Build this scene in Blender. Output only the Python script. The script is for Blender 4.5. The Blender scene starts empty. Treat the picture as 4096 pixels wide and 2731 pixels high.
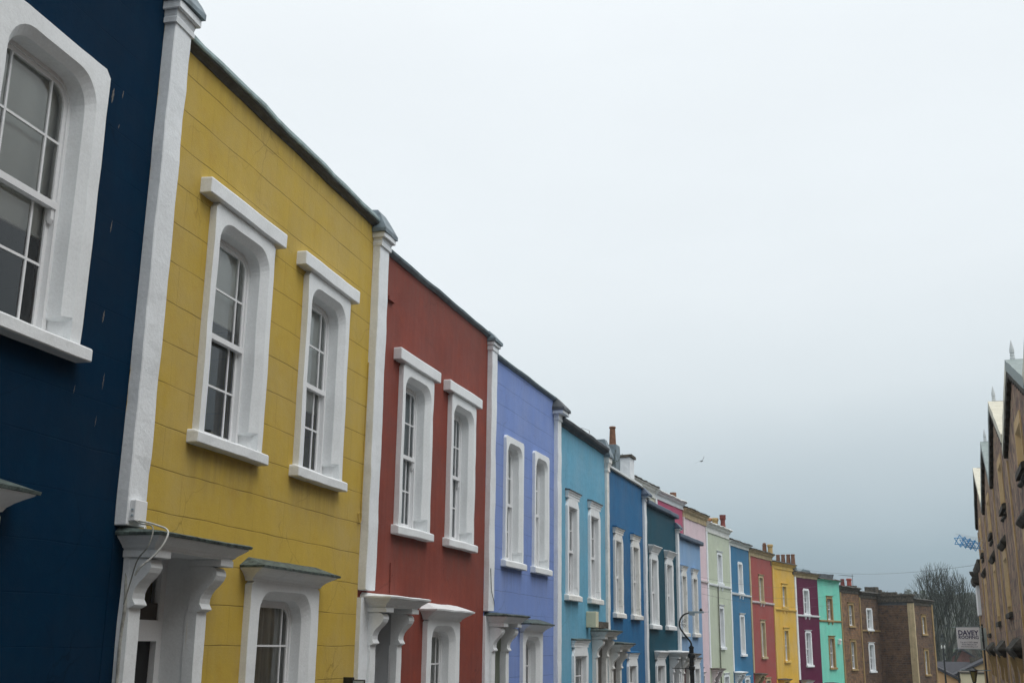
import bpy, bmesh, math, random
from mathutils import Vector, noise, Matrix
R=math.radians; PI=math.pi
random.seed(7)
S=bpy.context.scene
COL=S.collection
E=1.65                      # eye height above the datum; levels below are quoted relative to the eye

# ------------------------------------------------------------------ materials
MATS={}
def nodes(name):
    m=bpy.data.materials.new(name); m.use_nodes=True; nt=m.node_tree
    b=nt.nodes['Principled BSDF']; return m,nt,b
def N(nt,t,**k):
    n=nt.nodes.new(t)
    for a,v in k.items():
        if a in n.inputs: n.inputs[a].default_value=v
        else: setattr(n,a,v)
    return n
def L(nt,a,b): nt.links.new(a,b)
def ramp(nt,src,stops):
    r=nt.nodes.new('ShaderNodeValToRGB'); e=r.color_ramp.elements
    while len(e)<len(stops): e.new(.5)
    for x,(p,c) in zip(e,stops):
        x.position=p; x.color=(c,c,c,1) if not isinstance(c,tuple) else (*c,1)
    L(nt,src,r.inputs[0]); return r.outputs[0]
def mixc(nt,f,a,b,mode='MIX'):
    m=nt.nodes.new('ShaderNodeMix'); m.data_type='RGBA'; m.blend_type=mode
    for s,v in ((m.inputs[0],f),(m.inputs[6],a),(m.inputs[7],b)):
        if hasattr(v,'is_linked'): L(nt,v,s)
        elif isinstance(v,tuple): s.default_value=(*v,1)
        else: s.default_value=v
    return m.outputs[2]
def val(nt,op,a,b=None,c=None):
    m=nt.nodes.new('ShaderNodeMath'); m.operation=op
    for i,v in enumerate((a,b,c)):
        if v is None: continue
        if hasattr(v,'is_linked'): L(nt,v,m.inputs[i])
        else: m.inputs[i].default_value=v
    return m.outputs[0]

def paint(name,col,rough=.6,ashlar=None,var=.12,streak=.10,bump=.35,dirt=None,grain=60,patch=1.3,lines=.55,spec=.12,stains=(),stc=(.25,.22,.16)):
    """painted render: tonal patches, faint vertical rain streaks, stucco grain, optional scored courses"""
    if name in MATS: return MATS[name]
    m,nt,b=nodes(name)
    tc=N(nt,'ShaderNodeTexCoord'); g=N(nt,'ShaderNodeNewGeometry')
    P=tc.outputs['Object']
    n1=N(nt,'ShaderNodeTexNoise',Scale=patch,Detail=5,Roughness=.6); L(nt,P,n1.inputs[0])
    mp=N(nt,'ShaderNodeMapping'); mp.inputs['Scale'].default_value=(9,9,.55); L(nt,P,mp.inputs[0])
    n2=N(nt,'ShaderNodeTexNoise',Scale=1.0,Detail=4,Roughness=.65); L(nt,mp.outputs[0],n2.inputs[0])
    v1=val(nt,'MULTIPLY_ADD',val(nt,'SUBTRACT',n1.outputs[0],.5),var*3.2,1.0)
    v2=val(nt,'MULTIPLY_ADD',val(nt,'SUBTRACT',n2.outputs[0],.5),streak*2.4,1.0)
    v=val(nt,'MULTIPLY',v1,v2)
    ng=N(nt,'ShaderNodeTexNoise',Scale=grain,Detail=4,Roughness=.7); L(nt,P,ng.inputs[0])
    v=val(nt,'MULTIPLY',v,val(nt,'MULTIPLY_ADD',val(nt,'SUBTRACT',ng.outputs[0],.5),.25,1.0))
    height=ng.outputs[0]
    if ashlar:
        bw,rh,off=ashlar
        sx=N(nt,'ShaderNodeSeparateXYZ'); L(nt,P,sx.inputs[0])
        nd=N(nt,'ShaderNodeTexNoise',Scale=1.1,Detail=2); L(nt,P,nd.inputs[0])
        wob=val(nt,'MULTIPLY',val(nt,'SUBTRACT',nd.outputs[0],.5),.05)
        cb=N(nt,'ShaderNodeCombineXYZ'); L(nt,val(nt,'ADD',sx.outputs[0],wob),cb.inputs[0]); L(nt,val(nt,'ADD',val(nt,'ADD',sx.outputs[2],off),wob),cb.inputs[1])
        br=N(nt,'ShaderNodeTexBrick',Scale=1.0); L(nt,cb.outputs[0],br.inputs[0])
        br.inputs['Brick Width'].default_value=bw; br.inputs['Row Height'].default_value=rh
        br.inputs['Mortar Size'].default_value=.0042; br.inputs['Mortar Smooth'].default_value=.25
        br.inputs['Color1'].default_value=(1,1,1,1); br.inputs['Color2'].default_value=(.93,.93,.93,1); br.inputs['Mortar'].default_value=(lines,lines,lines,1)
        # upright joints read fainter than the courses: fade mortar by a patchy mask
        nm=N(nt,'ShaderNodeTexNoise',Scale=2.3,Detail=2); L(nt,P,nm.inputs[0])
        fm=ramp(nt,nm.outputs[0],[(.3,.35),(.6,1.0)])
        fm=val(nt,'MULTIPLY',fm,.45)
        lc=mixc(nt,fm,(1.,1.,1.),br.outputs['Color'])
        fr_=val(nt,'FRACT',val(nt,'DIVIDE',val(nt,'ADD',val(nt,'ADD',sx.outputs[2],off),wob),rh))
        dd=val(nt,'MULTIPLY',val(nt,'MINIMUM',fr_,val(nt,'SUBTRACT',1.0,fr_)),rh)
        nl=N(nt,'ShaderNodeTexNoise',Scale=1.7,Detail=3); L(nt,P,nl.inputs[0])
        wl=ramp(nt,nl.outputs[0],[(.3,.0035),(.7,.0085)])
        hl=val(nt,'SUBTRACT',1.0,val(nt,'MINIMUM',1.0,val(nt,'DIVIDE',dd,wl)))
        hl=val(nt,'MINIMUM',1.0,val(nt,'MULTIPLY',hl,2.0))
        v=val(nt,'MULTIPLY',v,val(nt,'SUBTRACT',1.0,val(nt,'MULTIPLY',val(nt,'MULTIPLY',hl,ramp(nt,nl.outputs[0],[(.32,.35),(.5,1.0)])),1-lines)))
        bb=N(nt,'ShaderNodeRGBToBW'); L(nt,lc,bb.inputs[0]); v=val(nt,'MULTIPLY',v,bb.outputs[0])
        height=val(nt,'SUBTRACT',height,val(nt,'ADD',val(nt,'MULTIPLY',br.outputs['Fac'],fm),val(nt,'MULTIPLY',hl,1.8)))
    if var>=.06 and grain>=40:
        nw=N(nt,'ShaderNodeTexNoise',Scale=1.6,Detail=5); L(nt,P,nw.inputs[0])
        wv=N(nt,'ShaderNodeVectorMath',operation='MULTIPLY_ADD'); L(nt,nw.outputs['Color'],wv.inputs[0]); wv.inputs[1].default_value=(.5,.5,.5); L(nt,P,wv.inputs[2])
        vo=N(nt,'ShaderNodeTexVoronoi',Scale=.62,feature='DISTANCE_TO_EDGE'); L(nt,wv.outputs[0],vo.inputs[0])
        ck=ramp(nt,vo.outputs['Distance'],[(0.0,1.0),(.0045,0.0)])
        nk=N(nt,'ShaderNodeTexNoise',Scale=.9,Detail=2); L(nt,P,nk.inputs[0])
        ck=val(nt,'MULTIPLY',ck,ramp(nt,nk.outputs[0],[(.48,0.0),(.60,.32)]))
        v=val(nt,'MULTIPLY',v,val(nt,'SUBTRACT',1.0,ck))
        ntw=N(nt,'ShaderNodeTexNoise',Scale=6,Detail=4,Roughness=.6); L(nt,P,ntw.inputs[0])
        height=val(nt,'ADD',height,val(nt,'MULTIPLY',ntw.outputs[0],2.2))
    c=mixc(nt,1.0,(col[0],col[1],col[2]),(1.,1.,1.),'MULTIPLY')
    if var>=.06 and grain>=40:
        nf=N(nt,'ShaderNodeTexNoise',Scale=.55,Detail=6,Roughness=.7); L(nt,P,nf.inputs[0])
        pale=tuple(x*.75+.25*(sum(col)/3)*1.15 for x in col)
        c=mixc(nt,ramp(nt,nf.outputs[0],[(.42,0.0),(.68,.8)]),c,pale)
    cc=N(nt,'ShaderNodeCombineColor'); 
    for i in range(3): L(nt,v,cc.inputs[i])
    c=mixc(nt,1.0,c,cc.outputs[0],'MULTIPLY')
    if stains:
        sz=N(nt,'ShaderNodeSeparateXYZ'); L(nt,P,sz.inputs[0])
        def mr(src,a0,a1,b0,b1):
            q=N(nt,'ShaderNodeMapRange',interpolation_type='SMOOTHSTEP'); L(nt,src,q.inputs[0])
            for i_,v_ in zip((1,2,3,4),(a0,a1,b0,b1)): q.inputs[i_].default_value=v_
            return q.outputs[0]
        tot=None
        for xa,xb,zt,ln,am in stains:
            k=val(nt,'MULTIPLY',mr(sz.outputs[0],xa-.06,xa+.05,0,1),mr(sz.outputs[0],xb-.05,xb+.06,1,0))
            k=val(nt,'MULTIPLY',k,mr(sz.outputs[2],zt-ln,zt,0,1)); k=val(nt,'MULTIPLY',k,val(nt,'LESS_THAN',sz.outputs[2],zt))
            k=val(nt,'MULTIPLY',k,am); tot=k if tot is None else val(nt,'MAXIMUM',tot,k)
        c=mixc(nt,val(nt,'MULTIPLY',tot,ramp(nt,n2.outputs[0],[(.38,0.0),(.62,1.0)])),c,stc)
    if dirt:
        n3=N(nt,'ShaderNodeTexNoise',Scale=3.7,Detail=8,Roughness=.72); L(nt,P,n3.inputs[0])
        f=ramp(nt,n3.outputs[0],[(.52,0.0),(.72,1.0)])
        f=val(nt,'MULTIPLY',f,dirt[1])
        c=mixc(nt,f,c,dirt[0])
    L(nt,c,b.inputs['Base Color']); b.inputs['Roughness'].default_value=rough
    b.inputs['Specular IOR Level'].default_value=spec
    bp=N(nt,'ShaderNodeBump',Strength=bump,Distance=.006); L(nt,height,bp.inputs['Height']); L(nt,bp.outputs[0],b.inputs['Normal'])
    MATS[name]=m; return m
def stone(name,c1,c2,c3,row=.17,bw=.42,mortar=(.13,.11,.09),msize=.012):
    """coursed rubble: uneven blocks of three tones"""
    if name in MATS: return MATS[name]
    m,nt,b=nodes(name)
    tc=N(nt,'ShaderNodeTexCoord'); P=tc.outputs['Object']
    sx=N(nt,'ShaderNodeSeparateXYZ'); L(nt,P,sx.inputs[0])
    nd=N(nt,'ShaderNodeTexNoise',Scale=2.6,Detail=3); L(nt,P,nd.inputs[0])
    wob=val(nt,'MULTIPLY',val(nt,'SUBTRACT',nd.outputs[0],.5),.16)
    cb=N(nt,'ShaderNodeCombineXYZ')
    L(nt,val(nt,'ADD',val(nt,'ADD',sx.outputs[0],sx.outputs[1]),wob),cb.inputs[0]); L(nt,val(nt,'ADD',sx.outputs[2],wob),cb.inputs[1])
    br=N(nt,'ShaderNodeTexBrick',Scale=1.0,offset=.37,squash=.7,squash_frequency=3); L(nt,cb.outputs[0],br.inputs[0])
    br.inputs['Brick Width'].default_value=bw; br.inputs['Row Height'].default_value=row; br.inputs['Mortar Size'].default_value=msize
    br.inputs['Color1'].default_value=(*c1,1); br.inputs['Color2'].default_value=(*c2,1); br.inputs['Mortar'].default_value=(*mortar,1)
    n1=N(nt,'ShaderNodeTexNoise',Scale=1.1,Detail=6,Roughness=.7); L(nt,P,n1.inputs[0])
    n2=N(nt,'ShaderNodeTexVoronoi',Scale=4.5); L(nt,P,n2.inputs[0])
    vv=N(nt,'ShaderNodeRGBToBW'); L(nt,n2.outputs['Color'],vv.inputs[0])
    c=mixc(nt,ramp(nt,vv.outputs[0],[(.3,0.),(.8,.75)]),br.outputs['Color'],c3)
    c=mixc(nt,1.0,c,ramp(nt,n1.outputs[0],[(.25,.5),(.75,1.35)]),'MULTIPLY')
    L(nt,c,b.inputs['Base Color']); b.inputs['Roughness'].default_value=.9
    ng=N(nt,'ShaderNodeTexNoise',Scale=14,Detail=5); L(nt,P,ng.inputs[0])
    bp=N(nt,'ShaderNodeBump',Strength=.8,Distance=.03); L(nt,val(nt,'SUBTRACT',ng.outputs[0],val(nt,'MULTIPLY',br.outputs['Fac'],.6)),bp.inputs['Height']); L(nt,bp.outputs[0],b.inputs['Normal'])
    MATS[name]=m; return m
def plain(name,col,rough=.5,metal=0,var=.2,scale=8,bump=.2,emit=None,dist=.004):
    if name in MATS: return MATS[name]
    m,nt,b=nodes(name)
    tc=N(nt,'ShaderNodeTexCoord'); n=N(nt,'ShaderNodeTexNoise',Scale=scale,Detail=6,Roughness=.65); L(nt,tc.outputs['Object'],n.inputs[0])
    c=mixc(nt,1.0,(col[0],col[1],col[2]),ramp(nt,n.outputs[0],[(.25,1-var*1.6),(.75,1+var)]),'MULTIPLY')
    L(nt,c,b.inputs['Base Color']); b.inputs['Roughness'].default_value=rough; b.inputs['Metallic'].default_value=metal
    if bump:
        bp=N(nt,'ShaderNodeBump',Strength=bump,Distance=dist); L(nt,n.outputs[0],bp.inputs['Height']); L(nt,bp.outputs[0],b.inputs['Normal'])
    MATS[name]=m; return m
def glassmat():
    m=bpy.data.materials.new('window_glass'); m.use_nodes=True; nt=m.node_tree; nt.nodes.clear()
    o=N(nt,'ShaderNodeOutputMaterial'); tr=N(nt,'ShaderNodeBsdfTransparent'); tr.inputs[0].default_value=(.93,.96,.95,1)
    gl=N(nt,'ShaderNodeBsdfGlossy',Roughness=.02); gl.inputs[0].default_value=(.95,.98,1,1)
    tc=N(nt,'ShaderNodeTexCoord'); n=N(nt,'ShaderNodeTexNoise',Scale=2.2,Detail=2); L(nt,tc.outputs['Object'],n.inputs[0])
    bp=N(nt,'ShaderNodeBump',Strength=.12,Distance=.02); L(nt,n.outputs[0],bp.inputs['Height']); L(nt,bp.outputs[0],gl.inputs['Normal'])
    fr0=N(nt,'ShaderNodeFresnel',IOR=1.5); L(nt,bp.outputs[0],fr0.inputs['Normal'])
    class _F: outputs=[val(nt,'MULTIPLY',fr0.outputs[0],1.15)]
    fr=_F
    mx=N(nt,'ShaderNodeMixShader'); L(nt,fr.outputs[0],mx.inputs[0]); L(nt,tr.outputs[0],mx.inputs[1]); L(nt,gl.outputs[0],mx.inputs[2]); L(nt,mx.outputs[0],o.inputs[0])
    return m
def curtain(name,col,scale=22,amt=.35):
    m,nt,b=nodes(name); tc=N(nt,'ShaderNodeTexCoord'); mp=N(nt,'ShaderNodeMapping'); mp.inputs['Scale'].default_value=(scale,1,.6); L(nt,tc.outputs['Object'],mp.inputs[0])
    n=N(nt,'ShaderNodeTexNoise',Scale=1,Detail=3); L(nt,mp.outputs[0],n.inputs[0])
    L(nt,mixc(nt,1.0,col,ramp(nt,n.outputs[0],[(.3,1-amt),(.7,1.05)]),'MULTIPLY'),b.inputs['Base Color']); b.inputs['Roughness'].default_value=.9
    MATS[name]=m; return m
GL=glassmat()
WH=paint('white_masonry_paint',(.82,.845,.855),.55,var=.05,streak=.04,bump=.45,dirt=((.45,.45,.41),.16),grain=38)
WHP=paint('white_pillar_paint',(.81,.84,.86),.55,var=.06,streak=.05,bump=.8,dirt=((.42,.43,.40),.22),grain=24)
WHD=paint('weathered_white_paint',(.78,.78,.75),.7,var=.08,streak=.12,bump=.6,dirt=((.22,.22,.16),.45),grain=30)
WD=paint('white_gloss_joinery',(.80,.81,.82),.35,var=.03,streak=.03,bump=.1)
LEAD=plain('lead_flashing',(.17,.22,.25),.5,.0,.35,6,.4)
PALELEAD=plain('verdigris_lead_coping',(.30,.40,.40),.5,0,.3,5,.4)
GUT=plain('dark_eaves_gutter',(.085,.085,.08),.6,0,.4,7,.4)
SLATE=plain('roof_slate',(.075,.085,.095),.6,0,.4,5,.6,dist=.02)
MOSSY=plain('mossy_slate_edge',(.09,.12,.11),.8,0,.7,14,.9,dist=.02)
DSTONE=plain('weathered_dark_stone',(.10,.085,.065),.9,0,.6,6,.8,dist=.03)
BATH=paint('bath_stone',(.36,.25,.12),.85,var=.2,streak=.3,bump=.5,dirt=((.12,.09,.06),.5),grain=20)
BATHP=paint('pale_bath_stone',(.50,.40,.25),.85,var=.2,streak=.3,bump=.5,dirt=((.16,.13,.09),.4),grain=20)
BLK=plain('black_iron_paint',(.012,.014,.015),.35,0,.2,20,.1)
GREYMET=plain('grey_lamp_casing',(.26,.33,.37),.4,0,.1,20,.1)
TERRA=plain('terracotta_brown',(.22,.105,.06),.85,0,.3,12,.4)
TERRAO=plain('terracotta_orange',(.50,.24,.11),.85,0,.2,12,.4)
TERRAR=plain('terracotta_red',(.20,.045,.035),.8,0,.2,12,.4)
TERRAY=plain('buff_clay',(.52,.36,.15),.85,0,.2,12,.4)
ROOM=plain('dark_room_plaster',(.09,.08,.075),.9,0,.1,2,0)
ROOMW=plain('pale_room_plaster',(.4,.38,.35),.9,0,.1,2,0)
BLIND=curtain('white_roller_blind',(.84,.85,.82),2,.1)
NET=curtain('net_curtain',(.74,.74,.68),26,.45)
DRAPE=curtain('grey_blue_curtain',(.33,.42,.46),18,.5)
CREAMC=curtain('cream_curtain',(.66,.62,.5),16,.4)
CABLE=plain('white_cable_sheath',(.62,.62,.58),.5,0,.3,30,0)
DOOR=plain('black_door_paint',(.008,.008,.009),.55,0,.1,5,.05)

# ------------------------------------------------------------------ mesh builder
class MB:
    def __init__(s,z=0): s.v=[];s.f=[];s.z=z
    def P(s,x,y,z): s.v.append((x,y,z+s.z)); return len(s.v)-1
    def face(s,*i): s.f.append(tuple(i))
    def poly(s,pts): s.face(*[s.P(*p) for p in pts])
    def box(s,x0,x1,y0,y1,z0,z1):
        a=[s.P(x,y,z) for z in (z0,z1) for x,y in ((x0,y0),(x1,y0),(x1,y1),(x0,y1))]
        for q in ((3,2,1,0),(4,5,6,7),(0,1,5,4),(1,2,6,5),(2,3,7,6),(3,0,4,7)): s.face(*[a[i] for i in q])
        return s
    def loft(s,x0,x1,lev,back=0):
        """stacked rectangles (z, outward, sideways growth) against the wall plane y=back, bottom to top"""
        rings=[[s.P(x0-g,-o,z),s.P(x1+g,-o,z),s.P(x1+g,back,z),s.P(x0-g,back,z)] for z,o,g in lev]
        s.face(*reversed(rings[0])); s.face(*rings[-1])
        for a,b in zip(rings,rings[1:]):
            for i in range(4): j=(i+1)%4; s.face(a[i],a[j],b[j],b[i])
        return s
    def extr(s,prof,x0,x1):
        """profile [(outward,z)] extruded along the wall"""
        A=[s.P(x0,-o,z) for o,z in prof]; B=[s.P(x1,-o,z) for o,z in prof]
        n=len(prof); s.face(*reversed(A)); s.face(*B)
        for i in range(n): j=(i+1)%n; s.face(A[i],A[j],B[j],B[i])
        return s
    def exty(s,prof,y0,y1):
        """profile [(x,z)] extruded in depth"""
        A=[s.P(x,y0,z) for x,z in prof]; B=[s.P(x,y1,z) for x,z in prof]
        n=len(prof); s.face(*A); s.face(*reversed(B))
        for i in range(n): j=(i+1)%n; s.face(A[j],A[i],B[i],B[j])
        return s
    def tube(s,pts,r,n=6,r1=None):
        pts=[Vector(p) for p in pts]; rings=[]
        for i,p in enumerate(pts):
            d=(pts[min(i+1,len(pts)-1)]-pts[max(i-1,0)]).normalized()
            u=d.orthogonal().normalized() if i==0 else (u-d*u.dot(d)).normalized()
            w=d.cross(u); rr=r if r1 is None else r+(r1-r)*i/(len(pts)-1)
            rings.append([s.P(*(p+(u*math.cos(2*PI*k/n)+w*math.sin(2*PI*k/n))*rr)) for k in range(n)])
        for a,b in zip(rings,rings[1:]):
            for k in range(n): j=(k+1)%n; s.face(a[k],a[j],b[j],b[k])
        s.face(*reversed(rings[0])); s.face(*rings[-1]); return s
    def lathe(s,c,prof,n=16):
        rings=[[s.P(c[0]+r*math.cos(2*PI*k/n),c[1]+r*math.sin(2*PI*k/n),c[2]+z) for k in range(n)] for r,z in prof]
        for a,b in zip(rings,rings[1:]):
            for k in range(n): j=(k+1)%n; s.face(a[k],a[j],b[j],b[k])
        s.face(*reversed(rings[0])); s.face(*rings[-1]); return s
    def build(s,name,mat,parent=None,wob=0,seg=.22,bev=0,smooth=False,fix=True):
        me=bpy.data.meshes.new(name); me.from_pydata(s.v,[],s.f)
        bm=bmesh.new(); bm.from_mesh(me)
        if fix: bmesh.ops.recalc_face_normals(bm,faces=bm.faces)
        if bev:
            ed=[e for e in bm.edges if len(e.link_faces)==2 and e.calc_face_angle(0)>.5]
            bmesh.ops.bevel(bm,geom=ed,offset=bev,segments=1,affect='EDGES',clamp_overlap=True)
        if wob:
            for _ in range(6):
                ed=[e for e in bm.edges if e.calc_length()>seg*1.5]
                if not ed: break
                bmesh.ops.subdivide_edges(bm,edges=ed,cuts=1)
            off=random.uniform(0,100)
            for v in bm.verts:
                q=v.co*2.1+Vector((off,0,0)); n=noise.noise_vector(q)*.7+noise.noise_vector(q*4.3)*.3
                v.co+=n*wob*2
            bmesh.ops.triangulate(bm,faces=[f for f in bm.faces if len(f.verts)>4])
        bm.to_mesh(me); bm.free()
        if mat: me.materials.append(mat)
        if smooth:
            for p in me.polygons: p.use_smooth=True
        o=bpy.data.objects.new(name,me); COL.objects.link(o)
        if parent: o.parent=parent
        return o
def thing(name,label,cat,loc=(0,0,0),rz=0,group=None):
    o=bpy.data.objects.new(name,None); o.empty_display_size=.3; COL.objects.link(o); o.location=loc; o.rotation_euler=(0,0,rz)
    o['label']=label; o['category']=cat
    if group: o['group']=group
    return o
def tag(o,label,cat,group=None):
    o['label']=label; o['category']=cat
    if group: o['group']=group
    return o

# ------------------------------------------------------------------ ground levels (street falls away from the camera)
GP=[(-60,.6),(-10,.15),(5,0),(16,-.3),(30,-.75),(38,-1.2),(50,-1.7),(62,-2.15),(74,-2.95),(88,-3.6),(105,-4.6),(150,-6.2),(230,-4.0),(330,4),(430,19),(560,24),(760,12),(1500,-10),(2600,-20)]
def gz(y):
    for (a,za),(b,zb) in zip(GP,GP[1:]):
        if a<=y<=b: return za+(zb-za)*(y-a)/(b-a)
    return GP[-1][1] if y>0 else GP[0][1]

# ------------------------------------------------------------------ windows
def arcloop(x0,x1,z0,z1,r,stops,n=7):
    r=max(r,.001); p=[(x0,z0)]+[(x0,z) for z in stops]
    for i in range(n+1):
        a=PI-PI/2*i/n; p.append((x0+r+r*math.cos(a),z1-r+r*math.sin(a)))
    for i in range(n+1):
        a=PI/2-PI/2*i/n; p.append((x1-r+r*math.cos(a),z1-r+r*math.sin(a)))
    return p+[(x1,z) for z in reversed(stops)]+[(x1,z0)]
def outer_for(p,x0,x1,z0,z1,ix0,ix1,iz1,r,stops,n=7):
    k=1+len(stops); q=[(x0,z0)]+[(x0,z) for z in stops]
    for i in range(n+1):
        t=i/n
        q.append((x0,iz1-r+(z1-iz1+r)*min(1,t*2)) if t<=.5 else (x0+(ix0+r-x0)*(t*2-1),z1))
    for i in range(n+1):
        t=i/n
        q.append((ix1-r+(x1-ix1+r)*min(1,t*2),z1) if t<=.5 else (x1,z1+(iz1-r-z1)*(t*2-1)))
    return q+[(x1,z) for z in reversed(stops)]+[(x1,z0)]
def window(h,x0,x1,z0,z1,jw=.13,hw=.16,r=.22,cham=.05,proj=.07,depth=.13,mat=None,hood=None,sill=.12,blind=None,sillmat=None,
           bars=True,sashmat=None,hoodmat=None,lean=.0,margin=.19,horns=False,label=None,far=False,wob=.006):
    Z=h['zo']; mat=mat or WH; sashmat=sashmat or WD
    ix0,ix1,iz0,iz1=x0+jw,x1-jw,z0,z1-hw
    st=[z0+.17,z0+.20]; n=7 if r>.03 else 1
    rr=max(r,.001)
    m=MB(Z)
    front=arcloop(ix0,ix1,iz0,iz1,rr,st,n); out=outer_for(front,x0,x1,z0,z1,ix0,ix1,iz1,rr,st,n)
    ch=arcloop(ix0+cham,ix1-cham,iz0,iz1-cham,max(rr-cham*.6,.001),st,n)
    ch[0]=front[0]; ch[1]=front[1]; ch[-1]=front[-1]; ch[-2]=front[-2]
    sx=.012
    rev=arcloop(ix0+cham+sx,ix1-cham-sx,iz0,iz1-cham-sx,max(rr-cham*.6,.001),st,n)
    A=[m.P(x,0.01,z) for x,z in out]; B=[m.P(x,-proj,z) for x,z in out]; Cc=[m.P(x,-proj,z) for x,z in front]
    D=[m.P(x,-proj+cham,z) for x,z in ch]; F=[m.P(x,depth+.10,z) for x,z in rev]
    for a,b in ((A,B),(B,Cc),(Cc,D),(D,F)):
        for i in range(len(a)-1): m.face(a[i],a[i+1],b[i+1],b[i])
    w=m.build('window',mat,h,wob=wob if not far else 0,seg=.2,fix=True)
    if label: w['label']=label
    # sash frames
    fx0,fx1,fz1=ix0+cham-.01,ix1-cham+.01,iz1-cham+.01; fz0=z0-.01
    fr=max(rr-cham*.6,.001)
    s=MB(Z)
    jb=(.055 if r>.03 else .034) if not far else .045
    o1=arcloop(fx0,fx1,fz0,fz1,fr,[],n); o2=arcloop(fx0+jb,fx1-jb,fz0+.02,fz1-jb,max(fr-jb,.001),[],n)
    def ring(oa,ob,y0,y1,bottom=True):
        a=[s.P(x,y1,z) for x,z in oa]; b=[s.P(x,y0,z) for x,z in oa]; c=[s.P(x,y0,z) for x,z in ob]; d=[s.P(x,y1,z) for x,z in ob]
        k=len(a); rg=range(k if bottom else k-1)
        for q,t in ((b,c),(c,d)):
            for i in rg: j=(i+1)%k; s.face(q[i],q[j],t[j],t[i])
    ring(o1,o2,depth,depth+.10)
    mz=(fz0+fz1)/2+lean
    gx0,gx1=fx0+jb,fx1-jb; gz1=fz1-jb; gz0=fz0+.03
    st2=.042 if r>.03 else .030
    # upper sash (outer) and lower sash (inner)
    u1=arcloop(gx0-.004,gx1+.004,mz-.02,gz1+.004,max(fr-jb,.001),[],n); u2=arcloop(gx0+st2,gx1-st2,mz+.035,gz1-st2,max(fr-jb-st2,.001),[],n)
    ring(u1,u2,depth+.015,depth+.05)
    l1=[(gx0,gz0),(gx0,mz+.03),(gx1,mz+.03),(gx1,gz0)]; l2=[(gx0+st2,gz0+.085),(gx0+st2,mz-.015),(gx1-st2,mz-.015),(gx1-st2,gz0+.085)]
    ring(l1,l2,depth+.055,depth+.09)
    s.box(gx0,gx1,depth-.004,depth+.055,mz-.025,mz+.035)
    s.box(fx0,fx1,depth-.03,depth+.09,fz0,fz0+.05)
    if horns:
        for hx in (gx0+.005,gx1-.045): s.extr([(-depth-.01,mz-.02),(-depth-.05,mz-.02),(-depth-.05,mz-.13),(-depth-.03,mz-.16),(-depth-.01,mz-.12)],hx,hx+.04)
    if bars:
        bw=.011 if not far else .014
        for (ya,yb,za,zb) in ((depth+.02,depth+.045,mz+.03,gz1-.01),(depth+.06,depth+.085,gz0+.08,mz)):
            hm=(za+zb)/2
            for bx in (gx0+margin,gx1-margin): s.box(bx-bw,bx+bw,ya,yb,za,zb)
            s.box(gx0+.02,gx1-.02,ya+.002,yb-.002,hm-bw,hm+bw)
    s.build('sash_frame',sashmat,w)
    # glass
    g=MB(Z)
    pts=arcloop(gx0+.01,gx1-.01,mz,gz1-.005,max(fr-jb-.01,.001),[],n)
    g.face(*reversed([g.P(x,depth+.033,z) for x,z in pts]))
    g.face(*reversed([g.P(x,depth+.073,z) for x,z in ((gx0,gz0+.02),(gx0,mz),(gx1,mz),(gx1,gz0+.02))]))
    g.build('glass',GL,w,fix=False)
    if blind:
        c=MB(Z); kind=blind[0]; zb=fz1-(fz1-fz0)*blind[1]; y=depth+.125
        if kind in ('drape','net','cream'):
            k=26 if not far else 8; xs=[fx0-.03+(fx1-fx0+.06)*i/k for i in range(k+1)]
            ys=[y+.03*math.sin(i*2.1+random.random()*1.3) for i in range(k+1)]
            for i in range(k): c.poly([(xs[i],ys[i],zb),(xs[i+1],ys[i+1],zb),(xs[i+1],ys[i+1],fz1+.03),(xs[i],ys[i],fz1+.03)])
            c.build('curtain',{'drape':DRAPE,'net':NET,'cream':CREAMC}[kind],w)
        else:
            c.poly([(fx0-.03,y,zb),(fx1+.03,y,zb),(fx1+.03,y-.02,fz1+.03),(fx0-.03,y-.02,fz1+.03)])
            c.tube([(fx0-.03,y-.01,zb),(fx1+.03,y-.01,zb)],.016,6)
            c.build('blind',BLIND,w)
    if sill:
        a=MB(Z); g_=.09 if not far else .06
        a.loft(x0-g_,x1+g_,[(z0-.135,sill,0),(z0-.02,sill,0),(z0+.005,sill*.55,-.004)],back=.02)
        # inner sloping ledge
        a.box(ix0-.01,ix1+.01,-.02,depth+.05,z0-.06,z0+.006)
        a.build('sill',sillmat or mat,w,wob=.007 if not far else 0,bev=.010 if not far else 0)
    hx=hood
    if hx=='box':
        a=MB(Z); a.loft(x0-.24,x1+.18,[(z1+.0,.135,0),(z1+.17,.135,0),(z1+.185,.12,-.01)],back=.02)
        a.build('hood',hoodmat or mat,w,wob=.005,bev=.010)
    elif hx=='cap':
        a=MB(Z); a.loft(x0,x1,[(z1-.02,.085,0),(z1+.012,.10,.02),(z1+.045,.14,.05),(z1+.08,.20,.09),(z1+.105,.25,.13),(z1+.12,.265,.14)],back=.02)
        a.build('hood',mat,w,wob=.006)
        a=MB(Z); a.loft(x0-.14,x1+.14,[(z1+.121,.285,.015),(z1+.146,.29,.02),(z1+.158,.25,-.01),(z1+.24,.02,-.17)],back=.02)
        a.build('capping',hoodmat or MOSSY,w,wob=.006,seg=.10)
    elif hx=='cornice':
        a=MB(Z); a.loft(x0,x1,[(z1-.005,proj+.006,.0),(z1+.06,proj+.006,0),(z1+.062,proj+.02,.008),(z1+.105,proj+.02,.008),(z1+.108,proj+.04,.02),(z1+.15,proj+.055,.03)],back=.02)
        a.build('hood',mat,w,wob=.003)
        a=MB(Z); a.loft(x0-.03,x1+.03,[(z1+.151,proj+.07,.01),(z1+.175,proj+.07,.01),(z1+.20,.02,0)],back=.02)
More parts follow.
